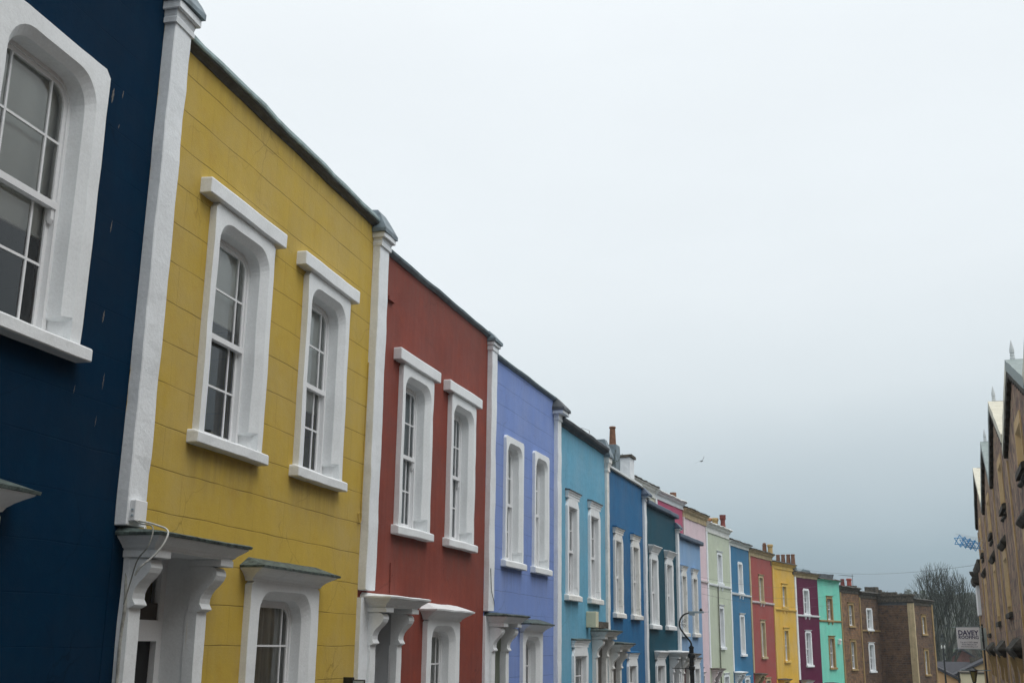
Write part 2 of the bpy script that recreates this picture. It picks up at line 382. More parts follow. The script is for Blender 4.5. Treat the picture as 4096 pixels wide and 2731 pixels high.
        a.build('capping',hoodmat or SLATE,w,wob=.004)
    elif hx=='flare':
        a=MB(Z); a.loft(x0,x1,[(z1-.005,proj+.01,.0),(z1+.05,proj+.01,0),(z1+.055,proj+.03,.01),(z1+.10,proj+.05,.03),(z1+.16,proj+.09,.06),(z1+.20,proj+.11,.07)],back=.02)
        a.build('hood',mat,w,wob=.004)
        a=MB(Z); a.loft(x0-.07,x1+.07,[(z1+.201,proj+.13,.01),(z1+.225,proj+.13,.01),(z1+.25,.02,0)],back=.02)
        a.build('capping',hoodmat or SLATE,w,wob=.004)
    elif hx=='slim':
        a=MB(Z); a.loft(x0,x1,[(z1-.004,proj+.01,.0),(z1+.03,proj+.04,.03),(z1+.075,proj+.06,.04)],back=.02); a.build('hood',hoodmat or mat,w)
    return (x0+.05,x1-.05,z0-.03,z1-.04)

def wallmesh(h,w,ztop,holes,mat,depth=7.5,zbot=-4.2,gable=None,x0=0):
    Z=h['zo']; m=MB(Z)
    xs=sorted({x0,w}|{a for q in holes for a in q[:2]}); zs=sorted({zbot,ztop}|{a for q in holes for a in q[2:]})
    for xa,xb in zip(xs,xs[1:]):
        for za,zb in zip(zs,zs[1:]):
            cx,cz=(xa+xb)/2,(za+zb)/2
            if any(q[0]<cx<q[1] and q[2]<cz<q[3] for q in holes): continue
            m.poly([(xa,0,za),(xb,0,za),(xb,0,zb),(xa,0,zb)])
    e=.004
    for x in (x0+e,w-e): m.poly([(x,0,zbot),(x,depth,zbot),(x,depth,ztop),(x,0,ztop)])
    m.poly([(0,depth,zbot),(w,depth,zbot),(w,depth,ztop),(0,depth,ztop)])
    if gable:
        gx,gz_=gable
        m.poly([(0,0,ztop),(w,0,ztop),(gx,0,gz_)]); m.poly([(0,depth,ztop),(w,depth,ztop),(gx,depth,gz_)])
    o=m.build('wall',mat,h,fix=False)
    # floors and back-of-room lining
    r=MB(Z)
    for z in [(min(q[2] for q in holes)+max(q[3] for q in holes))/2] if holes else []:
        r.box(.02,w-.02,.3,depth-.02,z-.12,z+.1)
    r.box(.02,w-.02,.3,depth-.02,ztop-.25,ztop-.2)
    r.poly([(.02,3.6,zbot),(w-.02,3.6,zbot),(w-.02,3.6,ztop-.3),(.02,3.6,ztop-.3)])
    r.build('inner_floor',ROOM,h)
    return o
def flatroof(h,w,ztop,depth=7.5,mat=None,pitch=1.2,back=.35):
    m=MB(h['zo']); y0=back
    m.extr([(-y0,ztop-.22),(-depth/2,ztop-.22+pitch*.35),(-depth,ztop-.22),(-depth,ztop-.4),(-y0,ztop-.4)],.0,w)
    # parapet back
    m.box(0.006,w-.006,.003,.3,ztop-.5,ztop-.001)
    return m.build('roof',mat or SLATE,h)
def pilaster(h,x0,x1,zb,zt,proj=.12,mat=None,capital=True,capout=.12,lead=LEAD,caph=.34,leadh=.24):
    Z=h['zo']; mat=mat or WHP
    m=MB(Z); m.box(x0,x1,-proj,.02,zb,zt); p=m.build('pilaster',mat,h,wob=.009,seg=.16,bev=.008)
    if capital:
        m=MB(Z); k=capout
        m.loft(x0,x1,[(zt-.02,proj+.02,.02),(zt+.03,proj+.025,.025),(zt+.05,proj+.015,.015),(zt+.12,proj+.03,.03),(zt+caph*.55,proj+k*.8,k*.7),(zt+caph*.6,proj+k,k*.8),(zt+caph,proj+k,k*.8)],back=.35)
        m.build('capital',mat,p,wob=.008,seg=.15)
        m=MB(Z); q=k+.03
        m.loft(x0,x1,[(zt+caph+.001,proj+q,q*.9),(zt+caph+.06,proj+q,q*.9),(zt+caph+leadh,proj*.3,0)],back=.5)
        m.build('lead_cap',lead,p,wob=.014,seg=.12)
    return p
def porch(h,x0,x1,ztop,out=.46,mat=None,capmat=None,recess=.34,doormat=None,reveal=None,zb=-4.0,simple=False,single=False,dirty=False):
    """door recess with two pilasters, scroll brackets and a flat moulded canopy; returns its hole"""
    Z=h['zo']; mat=mat or WH
    pw=.20; a,b=x0+.17,x1-.17        # outer faces of pilasters
    zc=ztop-.065
    m=MB(Z); m.loft(a-.02,b+.02,[(zc-.12,out*.70,.0),(zc-.105,out*.70,.015),(zc-.10,out*.73,.03),(zc-.075,out*.76,.05),(zc-.035,out*.88,.10),(zc-.012,out*.95,.13),(zc,out*.96,.135)],back=.02)
    c=m.build('canopy',mat,h,wob=.005 if not simple else 0)
    m=MB(Z); m.loft(a-.16,b+.16,[(zc+.001,out,.02),(zc+.026,out+.01,.025),(zc+.04,out*.95,.01),(ztop+.01,.02,-.03)],back=.02)
    m.build('capping',capmat or MOSSY,c,wob=.006 if not simple else 0,seg=.10)
    zt=zc-.121
    for xa in (a,b-pw):
        m=MB(Z); m.loft(xa-.03,xa+pw+.03,[(zt-.065,out*.74,0),(zt,out*.74,0)],back=.02); m.build('bracket_block',mat,c,wob=.004 if not simple else 0,bev=.006)
        prof=[(0,.0),(.20,0),(.250,-.012),(.278,-.045),(.282,-.085),(.262,-.13),(.225,-.175),(.175,-.22),(.142,-.265),(.125,-.31),(.122,-.36),(.15,-.405),(.15,-.415),(.10,-.44),(0,-.44)]
        prof=[(o*out/.46,zt-.068+z) for o,z in prof]
        m=MB(Z); m.extr(prof,xa,xa+pw); m.build('bracket',mat,c,wob=.003 if not simple else 0)
        m=MB(Z); m.box(xa+.005,xa+pw-.005,-.10,.02,zb,zt-.50); m.build('door_pilaster',mat,c,wob=.006 if not simple else 0,seg=.16)
    # recess lining
    ra,rb=a+pw-.02,b-pw+.02; rz=zc-.1
    m=MB(Z)
    m.poly([(ra,-.09,zb),(ra,recess,zb),(ra,recess,rz),(ra,-.09,rz)]); m.poly([(rb,-.09,zb),(rb,recess,zb),(rb,recess,rz),(rb,-.09,rz)])
    m.poly([(ra,-.2,rz),(rb,-.2,rz),(rb,recess,rz),(ra,recess,rz)])
    m.build('door_reveal',reveal or mat,c)
    d=MB(Z)
    zd=ztop-.98; zf=ztop-.78
    # frame with transom and arched fanlight opening
    d.box(ra,ra+.09,recess-.06,recess+.04,zb,rz); d.box(rb-.09,rb,recess-.06,recess+.04,zb,rz)
    d.box(ra+.09,rb-.09,recess-.075,recess+.04,zd,zf); d.box(ra+.09,rb-.09,recess-.05,recess+.04,rz-.10,rz)
    fr=d.build('door_frame',WD,h)
    d=MB(Z); d.box(ra+.09,rb-.09,recess+.005,recess+.05,zb,zd)
    for (pa,pb) in ((.14,.46),(.54,.86)):
        X=ra+.09; W=rb-ra-.18
        for (qa,qb) in ((zb+.6,zd-1.15),(zd-1.0,zd-.12)): d.box(X+W*pa,X+W*pb,recess-.012,recess+.006,qa,qb)
    d.build('door',doormat or DOOR,fr)
    g=MB(Z); g.poly([(ra+.09,recess,zf),(rb-.09,recess,zf),(rb-.09,recess,rz-.1),(ra+.09,recess,rz-.1)]); g.build('fanlight',GL,fr,fix=False)
    return (ra+.015,rb-.015,zb,rz-.015)
def pot(h,x,y,zb,zt,r,mat,style='taper',parent=None,name='chimney_pot'):
    m=MB(h['zo']); H=zt-zb
    if style=='taper': pr=[(r*1.15,0),(r*1.12,H*.08),(r,H*.1),(r*.78,H*.9),(r*.95,H*.91),(r*.95,H*.97),(r*.85,H),(r*.6,H),(r*.6,H*.8)]
    elif style=='roll': pr=[(r*1.0,0),(r*.95,H*.7),(r*1.2,H*.76),(r*1.2,H*.93),(r*1.05,H),(r*.75,H),(r*.75,H*.8)]
    elif style=='crown': pr=[(r,0),(r*.85,H*.2),(r*.72,H*.5),(r*.78,H*.52),(r*.74,H*.6),(r*1.05,H*.72),(r*1.05,H*.8),(r*.95,H*.82),(r*1.05,H*.93),(r*1.05,H),(r*.8,H),(r*.8,H*.8)]
    else: pr=[(r,0),(r*.85,H*.75),(r*1.1,H*.78),(r*.6,H*.85),(r*.9,H*.93),(r*.2,H)]
    m.lathe((x,y,zb),pr,14); return m.build(name,mat,parent or h,smooth=False)
def house(name,label,P,az,cat='house',group=None,flip=False):
    zg=gz(P[1]); rz=R(90-az) if not flip else R(270-az)
    h=thing(name,label,cat,(P[0],P[1],zg),rz,group); h['zo']=E-zg
    return h
def house_done():
    for o in bpy.data.objects:
        if 'zo' in o: del o['zo']
# ------------------------------------------------------------------ eaves
def eave(h,w,z,style,x0=0,x1=None):
    Z=h['zo']; x1=w if x1 is None else x1
    if style=='broad':
        m=MB(Z); m.extr([(0,z-.055),(.015,z-.055),(.03,z-.04),(.085,z-.015),(.095,z-.005),(.095,z),(0,z)],x0,x1); g=m.build('eaves_gutter',GUT,h,wob=.012,seg=.3)
        m=MB(Z); m.extr([(-.35,z+.001),(.105,z+.001),(.115,z+.02),(.11,z+.065),(.05,z+.09),(-.35,z+.12)],x0,x1); m.build('lead_coping',PALELEAD,h,wob=.011,seg=.34)
    elif style=='thin':
        m=MB(Z); m.extr([(0,z-.035),(.02,z-.035),(.07,z),(.08,z+.035),(.03,z+.055),(-.3,z+.09),(-.3,z-.02),(0,z-.02)],x0,x1); m.build('lead_coping',LEAD,h,wob=.008,seg=.3)
    elif style=='gutter':
        m=MB(Z); m.extr([(0,z-.10),(.03,z-.10),(.05,z-.07),(.12,z-.05),(.165,z-.01),(.18,z+.045),(.165,z+.07),(.02,z+.08),(-.3,z+.10),(-.3,z-.05),(0,z-.05)],x0,x1); m.build('eaves_gutter',SLATE,h,wob=.010,seg=.3)
    elif style=='flat':
        m=MB(Z); m.extr([(0,z-.03),(.04,z-.02),(.05,z+.02),(-.02,z+.12),(-.3,z+.13),(-.3,z-.02)],x0,x1); m.build('lead_coping',plain('pale_flashing',(.42,.45,.45),.5,0,.3,9,.4),h,wob=.008,seg=.3)
        m=MB(Z); m.extr([(.051,z-.03),(.06,z-.03),(.06,z+.01),(.051,z+.01)],x0,x1); m.build('drip_edge',GUT,h,wob=.004)
    elif style=='box':
        m=MB(Z); m.extr([(0,z-.02),(.13,z-.02),(.15,z+.0),(.15,z+.11),(.13,z+.13),(-.3,z+.14),(-.3,z)],x0,x1); m.build('eaves_gutter',plain('slate_blue_gutter',(.07,.10,.15),.5,0,.2,6,.3),h,wob=.010,seg=.3,bev=.01)
def cornice(h,w,z,mat,top,out=.26,wob=.015,rough=.03,hgt=.42):
    Z=h['zo']; k=hgt/.42
    m=MB(Z); m.extr([(0,z-.40*k),(.05,z-.40*k),(.06,z-.32*k),(.04,z-.31*k),(.05,z-.2*k),(out*.55,z-.12*k),(out*.6,z-.07*k),(out*.9,z-.04*k),(out,z),(-.3,z),(-.3,z-.3*k),(0,z-.3*k)],.002,w-.002); m.build('cornice',mat,h,wob=wob,seg=.35)
    m=MB(Z); m.extr([(-.3,z+.002),(out+.03,z+.002),(out+.02,z+.05),(.05,z+.12),(-.3,z+.14)],0,w); m.build('coping',top,h,wob=rough,seg=.25)

# ------------------------------------------------------------------ near terrace, two storeys
def off_for(h,line,rh): return (-(line+h['zo']))%rh
# deep blue house, nearest
h=house('terraced_house','deep navy blue rendered house at the left edge, nearest to the camera',(-4.936,4.759),14.2,group='two-storey painted terrace houses')
blue=paint('navy_masonry_paint',(.0009,.0205,.052),.8,ashlar=(.95,.42,.1),var=.10,streak=.10,bump=.35,dirt=((.002,.034,.066),.3),lines=.93,spec=.05)
H_=[window(h,3.30,4.80,2.42,4.98,jw=.15,hw=.15,r=.30,cham=.07,proj=.085,depth=.12,sill=.15,blind=('blind',.62),horns=True,margin=.22)]
H_+=[window(h,.65,2.15,2.42,4.98,jw=.15,hw=.15,r=.30,cham=.07,proj=.085,depth=.12,sill=.15,blind=('blind',.3),horns=True)]
H_+=[window(h,2.25,4.08,-1.45,.95,jw=.22,hw=.13,r=.3,cham=.08,hood='cap',blind=('cream',1))]
H_+=[porch(h,.0,1.75,1.3)]
wallmesh(h,5.69,6.45,H_,blue)
m=MB(h['zo']); m.box(5.692,5.885,-.006,.03,-4.2,.988); m.build('wall_return',blue,h)
m=None; eave(h,5.69,6.45,'broad'); flatroof(h,5.69,6.45)
for (x,z,l,w_) in ((4.98,4.93,.16,.018),(5.13,4.98,.09,.008),(5.12,4.63,.05,.006),(5.17,3.7,.13,.007),(5.2,2.85,.12,.011),(5.3,2.30,.16,.007),(5.25,1.9,.10,.004),(4.9,2.1,.08,.004)):
    m=MB(h['zo']); k=9; pts=[]
    for i in range(k): t=i/(k-1); pts.append((x+.003*math.sin(i*2.3)-.012*t,z-l*t,w_*math.sin(PI*(t*.94+.03))*(.8+.2*math.sin(i*3.1))))
    A=[m.P(px-ww,-.0035,pz) for px,pz,ww in pts]; B=[m.P(px+ww,-.0035,pz) for px,pz,ww in pts]
    for i in range(k-1): m.face(A[i],B[i],B[i+1],A[i+1])
    m.build('paint_scuff',plain('bare_render_showing',(.16,.15,.14),.9,0,.4,40,.2),h,fix=False)

# mustard yellow
h=house('terraced_house','mustard yellow house with scored stone courses between the navy and the brick red house',(-3.563,10.188),14.5,group='two-storey painted terrace houses')
YH=h
yel=paint('mustard_masonry_paint',(.545,.38,.068),.6,ashlar=(.78,.411,off_for(h,2.42,.411)),var=.07,streak=.06,bump=.45,dirt=((.45,.27,.05),.35),lines=.56,stains=[(1.3,2.7,h['zo']+1.9,.8,.35),(3.7,5.0,h['zo']+1.9,.7,.35),(2.6,4.6,h['zo']+.6,.5,.3),(.4,5.9,h['zo']+6.0,.5,.35)],stc=(.22,.15,.05))
H_=[window(h,1.27,2.68,2.06,4.55,jw=.11,hw=.15,r=.27,cham=.08,proj=.08,hood='box',sill=.13,blind=('blind',.40)),
    window(h,3.66,5.02,2.06,4.55,jw=.11,hw=.15,r=.27,cham=.08,proj=.08,hood='box',sill=.13,blind=('blind',.62))]
H_+=[window(h,2.66,4.50,-1.55,.66,jw=.22,hw=.10,r=.30,cham=.09,proj=.08,hood='cap',blind=('net',1))]
H_+=[porch(h,.12,1.86,.97)]
wallmesh(h,5.95,6.0,H_,yel,x0=.095); eave(h,5.95,6.02,'broad',.36,5.95); flatroof(h,5.95,6.0)
p=pilaster(h,.09,.40,.99,6.02,.12,capout=.07,caph=.20,leadh=.42)
m=MB(h['zo']); m.box(.275,.33,-.06,.02,-4,.9); m.build('wall_strip',WHP,h,wob=.01,seg=.2)
# junction box with cables at the pillar foot
m=MB(h['zo']); m.box(.12,.31,-.18,-.12,1.03,1.22); j=m.build('junction_box',WD,h,bev=.006)
m=MB(h['zo'])
for zz in (1.08,1.13): m.lathe((.12,-.15,zz),[(.012,-.008),(.012,.008)],8)
m.build('cable_gland',GREYMET,j)
Zy=h['zo']
def cable(name,pts,r,mat=CABLE,par=None):
    m=MB(Zy); 
    P=[Vector((x,-o,z+Zy)) for x,o,z in pts]; Q=[]
    for i in range(len(P)-1):
        a=P[max(i-1,0)];b=P[i];c=P[i+1];d=P[min(i+2,len(P)-1)]
        for k in range(5):
            t=k/5; Q.append(.5*((2*b)+(c-a)*t+(2*a-5*b+4*c-d)*t*t+(3*b-a-3*c+d)*t**3))
    Q.append(P[-1]); m.z=0; m.tube(Q,r,6); return m.build(name,mat,par)
cable('cable',[(.19,.15,1.04),(.20,.22,1.03),(.22,.34,1.0),(.22,.46,.95),(.17,.47,.84),(.13,.40,.72),(.09,.30,.62),(.10,.25,.55)],.009,par=h)
cable('cable',[(.17,.15,1.04),(.10,.26,1.0),(.04,.42,.96),(.0,.42,.80),(.04,.3,.68),(.12,.2,.5),(.14,.14,.3)],.006,plain('old_cable',(.3,.3,.27),.7),par=h)
cable('cable',[(.41,.02,1.42),(.47,.02,1.28),(.52,.02,1.1),(.52,.05,1.0)],.008,par=h)
cable('cable',[(.40,.02,1.16),(.44,.04,1.12),(.46,.06,1.04),(.45,.08,.99)],.008,par=h)
cable('cable',[(.30,.03,.62),(.27,.07,.3),(.28,.05,.0),(.26,.07,-.5),(.27,.05,-1.6)],.014,plain('weathered_pipe',(.42,.42,.38),.8,0,.5),par=h)
cable('cable',[(5.93,.015,3.9),(5.92,.015,2.9),(5.91,.015,1.9),(5.92,.015,1.66),(5.84,.02,1.6),(5.80,.02,1.72),(5.88,.02,1.74)],.007,yel,par=h)

# brick red
h=house('terraced_house','brick red painted house between the mustard yellow and the lavender blue house',(-2.073,15.949),16.8,group='two-storey painted terrace houses')
red=paint('brick_red_masonry_paint',(.24,.06,.043),.65,var=.16,streak=.18,bump=.4,dirt=((.34,.075,.04),.45),stains=[(1.2,2.55,h['zo']+1.55,.9,.5),(3.45,4.8,h['zo']+1.55,.9,.5),(.3,5.5,h['zo']+5.75,.9,.45)],stc=(.14,.07,.055))
H_=[window(h,1.17,2.50,1.70,4.18,jw=.11,hw=.15,r=.25,cham=.08,proj=.08,hood='box',sill=.13,blind=('drape',1),horns=True),
    window(h,3.40,4.72,1.70,4.18,jw=.11,hw=.15,r=.25,cham=.08,proj=.08,hood='box',sill=.13,blind=('drape',1),horns=True)]
H_+=[window(h,2.52,4.08,-1.8,.38,jw=.20,hw=.10,r=.28,cham=.09,proj=.08,hood='cap',hoodmat=WH,blind=('net',1))]
H_+=[porch(h,.10,1.60,.66,capmat=WH,reveal=paint('pale_grey_reveal',(.5,.52,.54),.6))]
wallmesh(h,5.569,5.78,H_,red); eave(h,5.569,5.76,'thin',.3); flatroof(h,5.569,5.78)
pilaster(h,0,.33,.70,5.70,.12,capout=.07,caph=.18,leadh=.38)
m=MB(h['zo']); m.box(-.01,.29,-.06,.02,-4,.6); m.build('wall_strip',WHP,h,wob=.01,seg=.2)
Zy=h['zo']
cable('cable',[(.55,.012,5.6),(.54,.012,4.3),(.53,.012,3.0),(.53,.012,1.6),(.53,.012,.72)],.011,red,par=h)
cable('cable',[(1.10,.012,1.14),(1.11,.012,.9),(1.11,.012,.7)],.009,red,par=h)
m=MB(Zy); m.box(.56,.80,-.05,.0,5.02,5.08); m.build('cable_bracket',red,h)

# lavender blue
h=house('terraced_house','lavender blue house with scored courses and windows without hoods',(-.463,21.28),17.9,group='two-storey painted terrace houses')
lav=paint('lavender_masonry_paint',(.205,.30,.62),.6,ashlar=(1.1,.40,.1),var=.07,streak=.08,bump=.4,dirt=((.16,.22,.5),.3),lines=.72,stains=[(1.1,2.3,h['zo']+1.45,.8,.4),(3.05,4.2,h['zo']+1.45,.8,.4),(.3,4.7,h['zo']+5.45,.5,.3)],stc=(.12,.15,.28))
H_=[window(h,1.05,2.24,1.58,4.02,jw=.10,hw=.12,r=.25,cham=.06,proj=.06,sill=.12,blind=('blind',1)),
    window(h,3.02,4.16,1.58,4.02,jw=.10,hw=.12,r=.25,cham=.06,proj=.06,sill=.12,blind=('blind',1))]
H_+=[window(h,2.25,3.66,-1.9,.27,jw=.17,hw=.10,r=.26,cham=.08,proj=.07,hood='cap',blind=('net',1))]
H_+=[porch(h,.05,1.42,.56,reveal=paint('pale_green_reveal',(.42,.47,.38),.6))]
wallmesh(h,4.73,5.48,H_,lav); eave(h,4.73,5.47,'thin',.28); flatroof(h,4.73,5.48)
pilaster(h,0,.30,.58,5.50,.10,capout=.05,caph=.14,leadh=.22)
m=MB(h['zo']); m.box(-.01,.26,-.05,.02,-4,.5); m.build('wall_strip',WHP,h,wob=.01,seg=.2)
Zy=h['zo']; cable('cable',[(.06,.11,1.35),(.10,.12,.95),(.25,.12,.75),(.5,.03,.62)],.006,BLK,par=h)

# light blue
h=house('terraced_house','turquoise blue house with a thick dark gutter and mossy window sills',(.991,25.781),18.2,group='two-storey painted terrace houses')
LB=h
lb=paint('turquoise_masonry_paint',(.15,.40,.56),.65,var=.09,streak=.12,bump=.9,dirt=((.08,.28,.42),.4),grain=45,stains=[(1.0,2.05,h['zo']+1.0,.8,.55),(3.1,4.25,h['zo']+1.0,.8,.55),(.3,4.8,h['zo']+5.0,.9,.3)],stc=(.07,.17,.19))
kw=dict(jw=.13,hw=.20,r=0,cham=.02,proj=.06,depth=.055,sill=.12,hood='cornice',sillmat=WHD,hoodmat=SLATE)
H_=[window(h,.97,2.02,1.13,3.36,blind=('net',.45),**kw),window(h,3.08,4.18,1.13,3.36,blind=('net',1),**kw),
    window(h,1.50,2.86,-2.0,-.04,blind=('net',1),**{**kw,'hoodmat':MOSSY}),porch(h,3.28,4.86,.40,mat=WHD,capmat=MOSSY,reveal=paint('taupe_reveal',(.36,.33,.30),.7))]
wallmesh(h,4.939,5.06,H_,lb); eave(h,4.939,5.06,'gutter',.28,4.80); flatroof(h,4.939,5.06)
pilaster(h,0,.30,-4,5.02,.10,capout=.15,caph=.20,leadh=.32,lead=SLATE)
m=MB(h['zo']); m.box(2.85,3.10,-.26,.0,.42,.80); m.build('alarm_box',paint('cream_plastic',(.66,.64,.46),.5,dirt=((.2,.18,.1),.5)),h,bev=.012)
m=MB(h['zo']); m.box(3.3,4.8,-.10,.01,.42,.58); m.build('flashing_board',DSTONE,h,wob=.01)

m=MB(h['zo']); m.tube([(3.6,.1,5.1),(3.7,.1,5.42)],.008,4); m.tube([(2.9,.1,5.35),(3.7,.1,5.42)],.005,4); m.tube([(2.95,.1,5.12),(2.9,.1,5.35)],.005,4); m.build('roof_wire',GUT,h)
# royal blue
h=house('terraced_house','royal blue house below the tall white chimney stack',(2.533,30.473),18.8,group='two-storey painted terrace houses')
RY=h
roy=paint('royal_blue_masonry_paint',(.023,.145,.32),.6,var=.12,streak=.14,bump=.5,dirt=((.02,.08,.22),.4),stains=[(.9,1.9,h['zo']+.75,.8,.6),(3.0,4.1,h['zo']+.75,.8,.6),(.2,4.7,h['zo']+4.65,.9,.5)],stc=(.02,.05,.10))
H_=[window(h,.86,1.84,.86,2.98,blind=('blind',.3),**{**kw,'sillmat':WHD,'hoodmat':roy,'mat':WHD}),window(h,2.98,4.02,.86,2.98,blind=('drape',1),**{**kw,'hoodmat':roy,'mat':WHD}),
    window(h,2.30,3.50,-2.3,-.34,blind=('net',1),**{**kw,'hoodmat':roy}),porch(h,.0,1.45,.10,mat=WHD,capmat=MOSSY,reveal=paint('taupe_reveal',(.36,.33,.30),.7))]
wallmesh(h,4.703,4.70,H_,roy); eave(h,4.703,4.69,'flat',.2); flatroof(h,4.703,4.70)
pilaster(h,0,.24,-4,4.55,.07,capout=.07,caph=.36,leadh=.50,lead=LEAD,mat=WHD)
# tall white stack behind the parapet with one slender pot on the party wall
m=MB(h['zo']); m.box(4.70,5.28,.36,1.35,4.0,5.66); s_=m.build('chimney_stack',WHP,h,wob=.012)
m=MB(h['zo']); m.loft(4.70,5.28,[(5.661,-.30,.05),(5.74,-.30,.05)],back=1.42); m.build('slab_capping',DSTONE,s_,wob=.012)
m=MB(h['zo']); m.box(1.50,2.0,.04,.38,4.4,5.52); s_=m.build('chimney_stack',LEAD,h,wob=.012)
pot(h,1.74,.19,5.50,6.07,.10,TERRA,'taper',s_)
# weeds rooted in the pillar head
m=MB(h['zo']); random.seed(3)
for i in range(9):
    x,y,z=.35,-.12,4.78; pts=[(x,y,z)]; dx=random.uniform(.02,.11); dz=random.uniform(-.02,.09)
    for k in range(5): x+=dx*random.uniform(.7,1.3); z+=dz+random.uniform(-.03,.05); y+=random.uniform(-.05,.05); pts.append((x,y,z))
    m.tube(pts,.006,4,.002)
    for q in pts[1:]:
        for _ in range(2):
            a=random.uniform(0,6.28); r=random.uniform(.02,.045)
            m.poly([(q[0],q[1],q[2]),(q[0]+r*math.cos(a),q[1]-.01,q[2]+r*math.sin(a)),(q[0]+r*1.5*math.cos(a+.4),q[1],q[2]+r*1.5*math.sin(a+.4)),(q[0]+r*math.cos(a+.8),q[1]+.01,q[2]+r*math.sin(a+.8))])
w_=m.build('wall_weed',plain('weed_leaf',(.03,.045,.02),.8),None,fix=False); w_.matrix_world=Matrix.LocRotScale(h.location,h.rotation_euler.to_quaternion(),None)
tag(w_,'dark straggly weed growing from the pillar head between the turquoise and royal blue houses','plant')

# dark teal
h=house('terraced_house','dark petrol teal house with bright white window surrounds',(4.049,34.925),20.0,group='two-storey painted terrace houses')
teal=paint('petrol_masonry_paint',(.005,.068,.105),.55,var=.12,streak=.12,bump=.4)
H_=[window(h,.76,1.82,.64,2.80,blind=('blind',.5),**{**kw,'sillmat':WH,'hoodmat':WH,'hood':'flare'}),window(h,2.97,4.05,.64,2.80,blind=('net',1),**{**kw,'sillmat':WH,'hoodmat':WH,'hood':'flare'}),
    window(h,1.33,2.60,-2.5,-.38,blind=('net',1),**{**kw,'hoodmat':WH,'hood':'flare'}),porch(h,3.20,4.75,-.13,capmat=WH)]
wallmesh(h,4.784,4.27,H_,teal); eave(h,4.784,4.25,'box',.25); flatroof(h,4.784,4.27)
pilaster(h,0,.24,-4,4.32,.08,capout=.12,caph=.12,leadh=.28,lead=plain('slate_blue_gutter',(.07,.10,.15)))
m=MB(h['zo']); m.loft(.9,1.75,[(3.02,.09,0),(3.06,.09,0)],back=.01).loft(3.1,3.98,[(3.02,.09,0),(3.06,.09,0)],back=.01); m.build('drip_mould',teal,h)

# pale blue, end of the near terrace
h=house('terraced_house','pale sky blue house ending the near terrace behind the street lamp',(5.685,39.42),21.3,group='two-storey painted terrace houses')
pale=paint('sky_blue_masonry_paint',(.24,.40,.62),.6,var=.08,streak=.08,bump=.4)
H_=[window(h,.62,1.40,.46,2.56,blind=('net',1),**{**kw,'mat':WHD,'jw':.10,'hoodmat':pale}),window(h,2.34,3.16,.46,2.56,blind=('net',1),**{**kw,'mat':WHD,'jw':.10,'hoodmat':pale}),
    window(h,2.20,3.20,-2.6,-.55,blind=('net',1),**kw),porch(h,.0,1.5,-.2,mat=WHD,capmat=DSTONE,reveal=paint('pink_reveal',(.5,.30,.31),.6))]
wallmesh(h,3.982,3.68,H_,pale); eave(h,3.982,3.66,'box',.22); flatroof(h,3.982,3.72)
pilaster(h,0,.24,-4,3.80,.08,capout=.08,caph=.10,leadh=.22,lead=plain('slate_blue_gutter',(.07,.10,.15)))
m=MB(h['zo']); m.box(.85,1.25,.15,.6,3.6,4.05); s_=m.build('chimney_stack',DSTONE,h,wob=.02)
m=MB(h['zo']); m.box(.72,1.38,.08,.7,4.05,4.16); m.build('slab_capping',SLATE,s_,wob=.015)

# ------------------------------------------------------------------ far terrace, three storeys
CORD=plain('blackened_coping',(.06,.055,.045),.9,0,.7,5,.8,dist=.03)
T2='three-storey painted terrace houses'
def far_house(label,P,az,w,ztop,col,wc,w2,w1,band,canz,trim,corn,top,pil=.24,white_sash=True,ww=1.12,cant=None,bandmat=None,winmat=None,gwin=True,hgt=.42,stonewall=None,group=T2):
    h=house('terraced_house',label,P,az,group=group)
    mat=stonewall or paint('far_'+label.split()[0]+'_'+label.split()[1]+'_paint',col,.65,var=.10,streak=.10,bump=.4)
    wm=winmat or trim
    q=dict(jw=.14,hw=.14,r=0,cham=.015,proj=.04,depth=.13,far=True,margin=.22)
    rb=random.Random(len(label)*7+int(P[1]))
    bl=lambda: (rb.choice(('net','blind','cream')),rb.choice((.25,.5,.5,1)))
    H_=[window(h,wc-ww/2,wc+ww/2,w2[0],w2[1],mat=wm,blind=bl(),sill=.10,hood='slim' if wm is not WH else None,**q),window(h,wc-ww/2+.0,wc+ww/2,w1[0],w1[1],mat=wm,blind=bl(),sill=.12,hood='slim',**q)]
    z0=canz
    if z0 is not None:
        H_+=[porch(h,.25,1.75,z0,mat=cant or trim,capmat=DSTONE if cant is not WH else WH,simple=True,zb=z0-3)]
        if gwin: H_+=[window(h,wc+.1,wc+1.3,z0-2.2,z0-.35,mat=wm,sill=.12,hood='slim',**q)]
    wallmesh(h,w,ztop-.02,H_,mat,depth=9,zbot=(canz if canz is not None else -2.2)-3.2)
    cornice(h,w,ztop,corn,top,hgt=hgt); flatroof(h,w,ztop,depth=9)
    if pil:
        m=MB(h['zo']); m.box(0,pil,-.06,.02,(canz if canz is not None else -5)+.02 if canz is not None else -5,ztop-.38*hgt/.42); m.build('pilaster',trim,h,wob=.008,seg=.3)
    if band is not None:
        m=MB(h['zo']); m.loft(pil or 0,w-.002,[(band-.09,.04,0),(band-.05,.09,0),(band+.03,.10,0),(band+.05,.03,0)],back=.01)
        for bx in (wc-.38,wc+.30): m.loft(bx,bx+.09,[(band-.26,.05,0),(band-.09,.09,0)],back=.01)
        m.build('string_course',bandmat or trim,h)
    return h
pinkt=paint('blush_trim',(.70,.62,.62),.6,dirt=((.3,.26,.22),.3))
far_house('pale cream house whose upper wall shows beside the white chimney stack',(4.999,48.929),22.4,4.576,7.10,(.68,.66,.5),2.3,(3.6,5.4),(.6,2.7),3.4,-.7,WHD,WHD,CORD,hgt=.5)
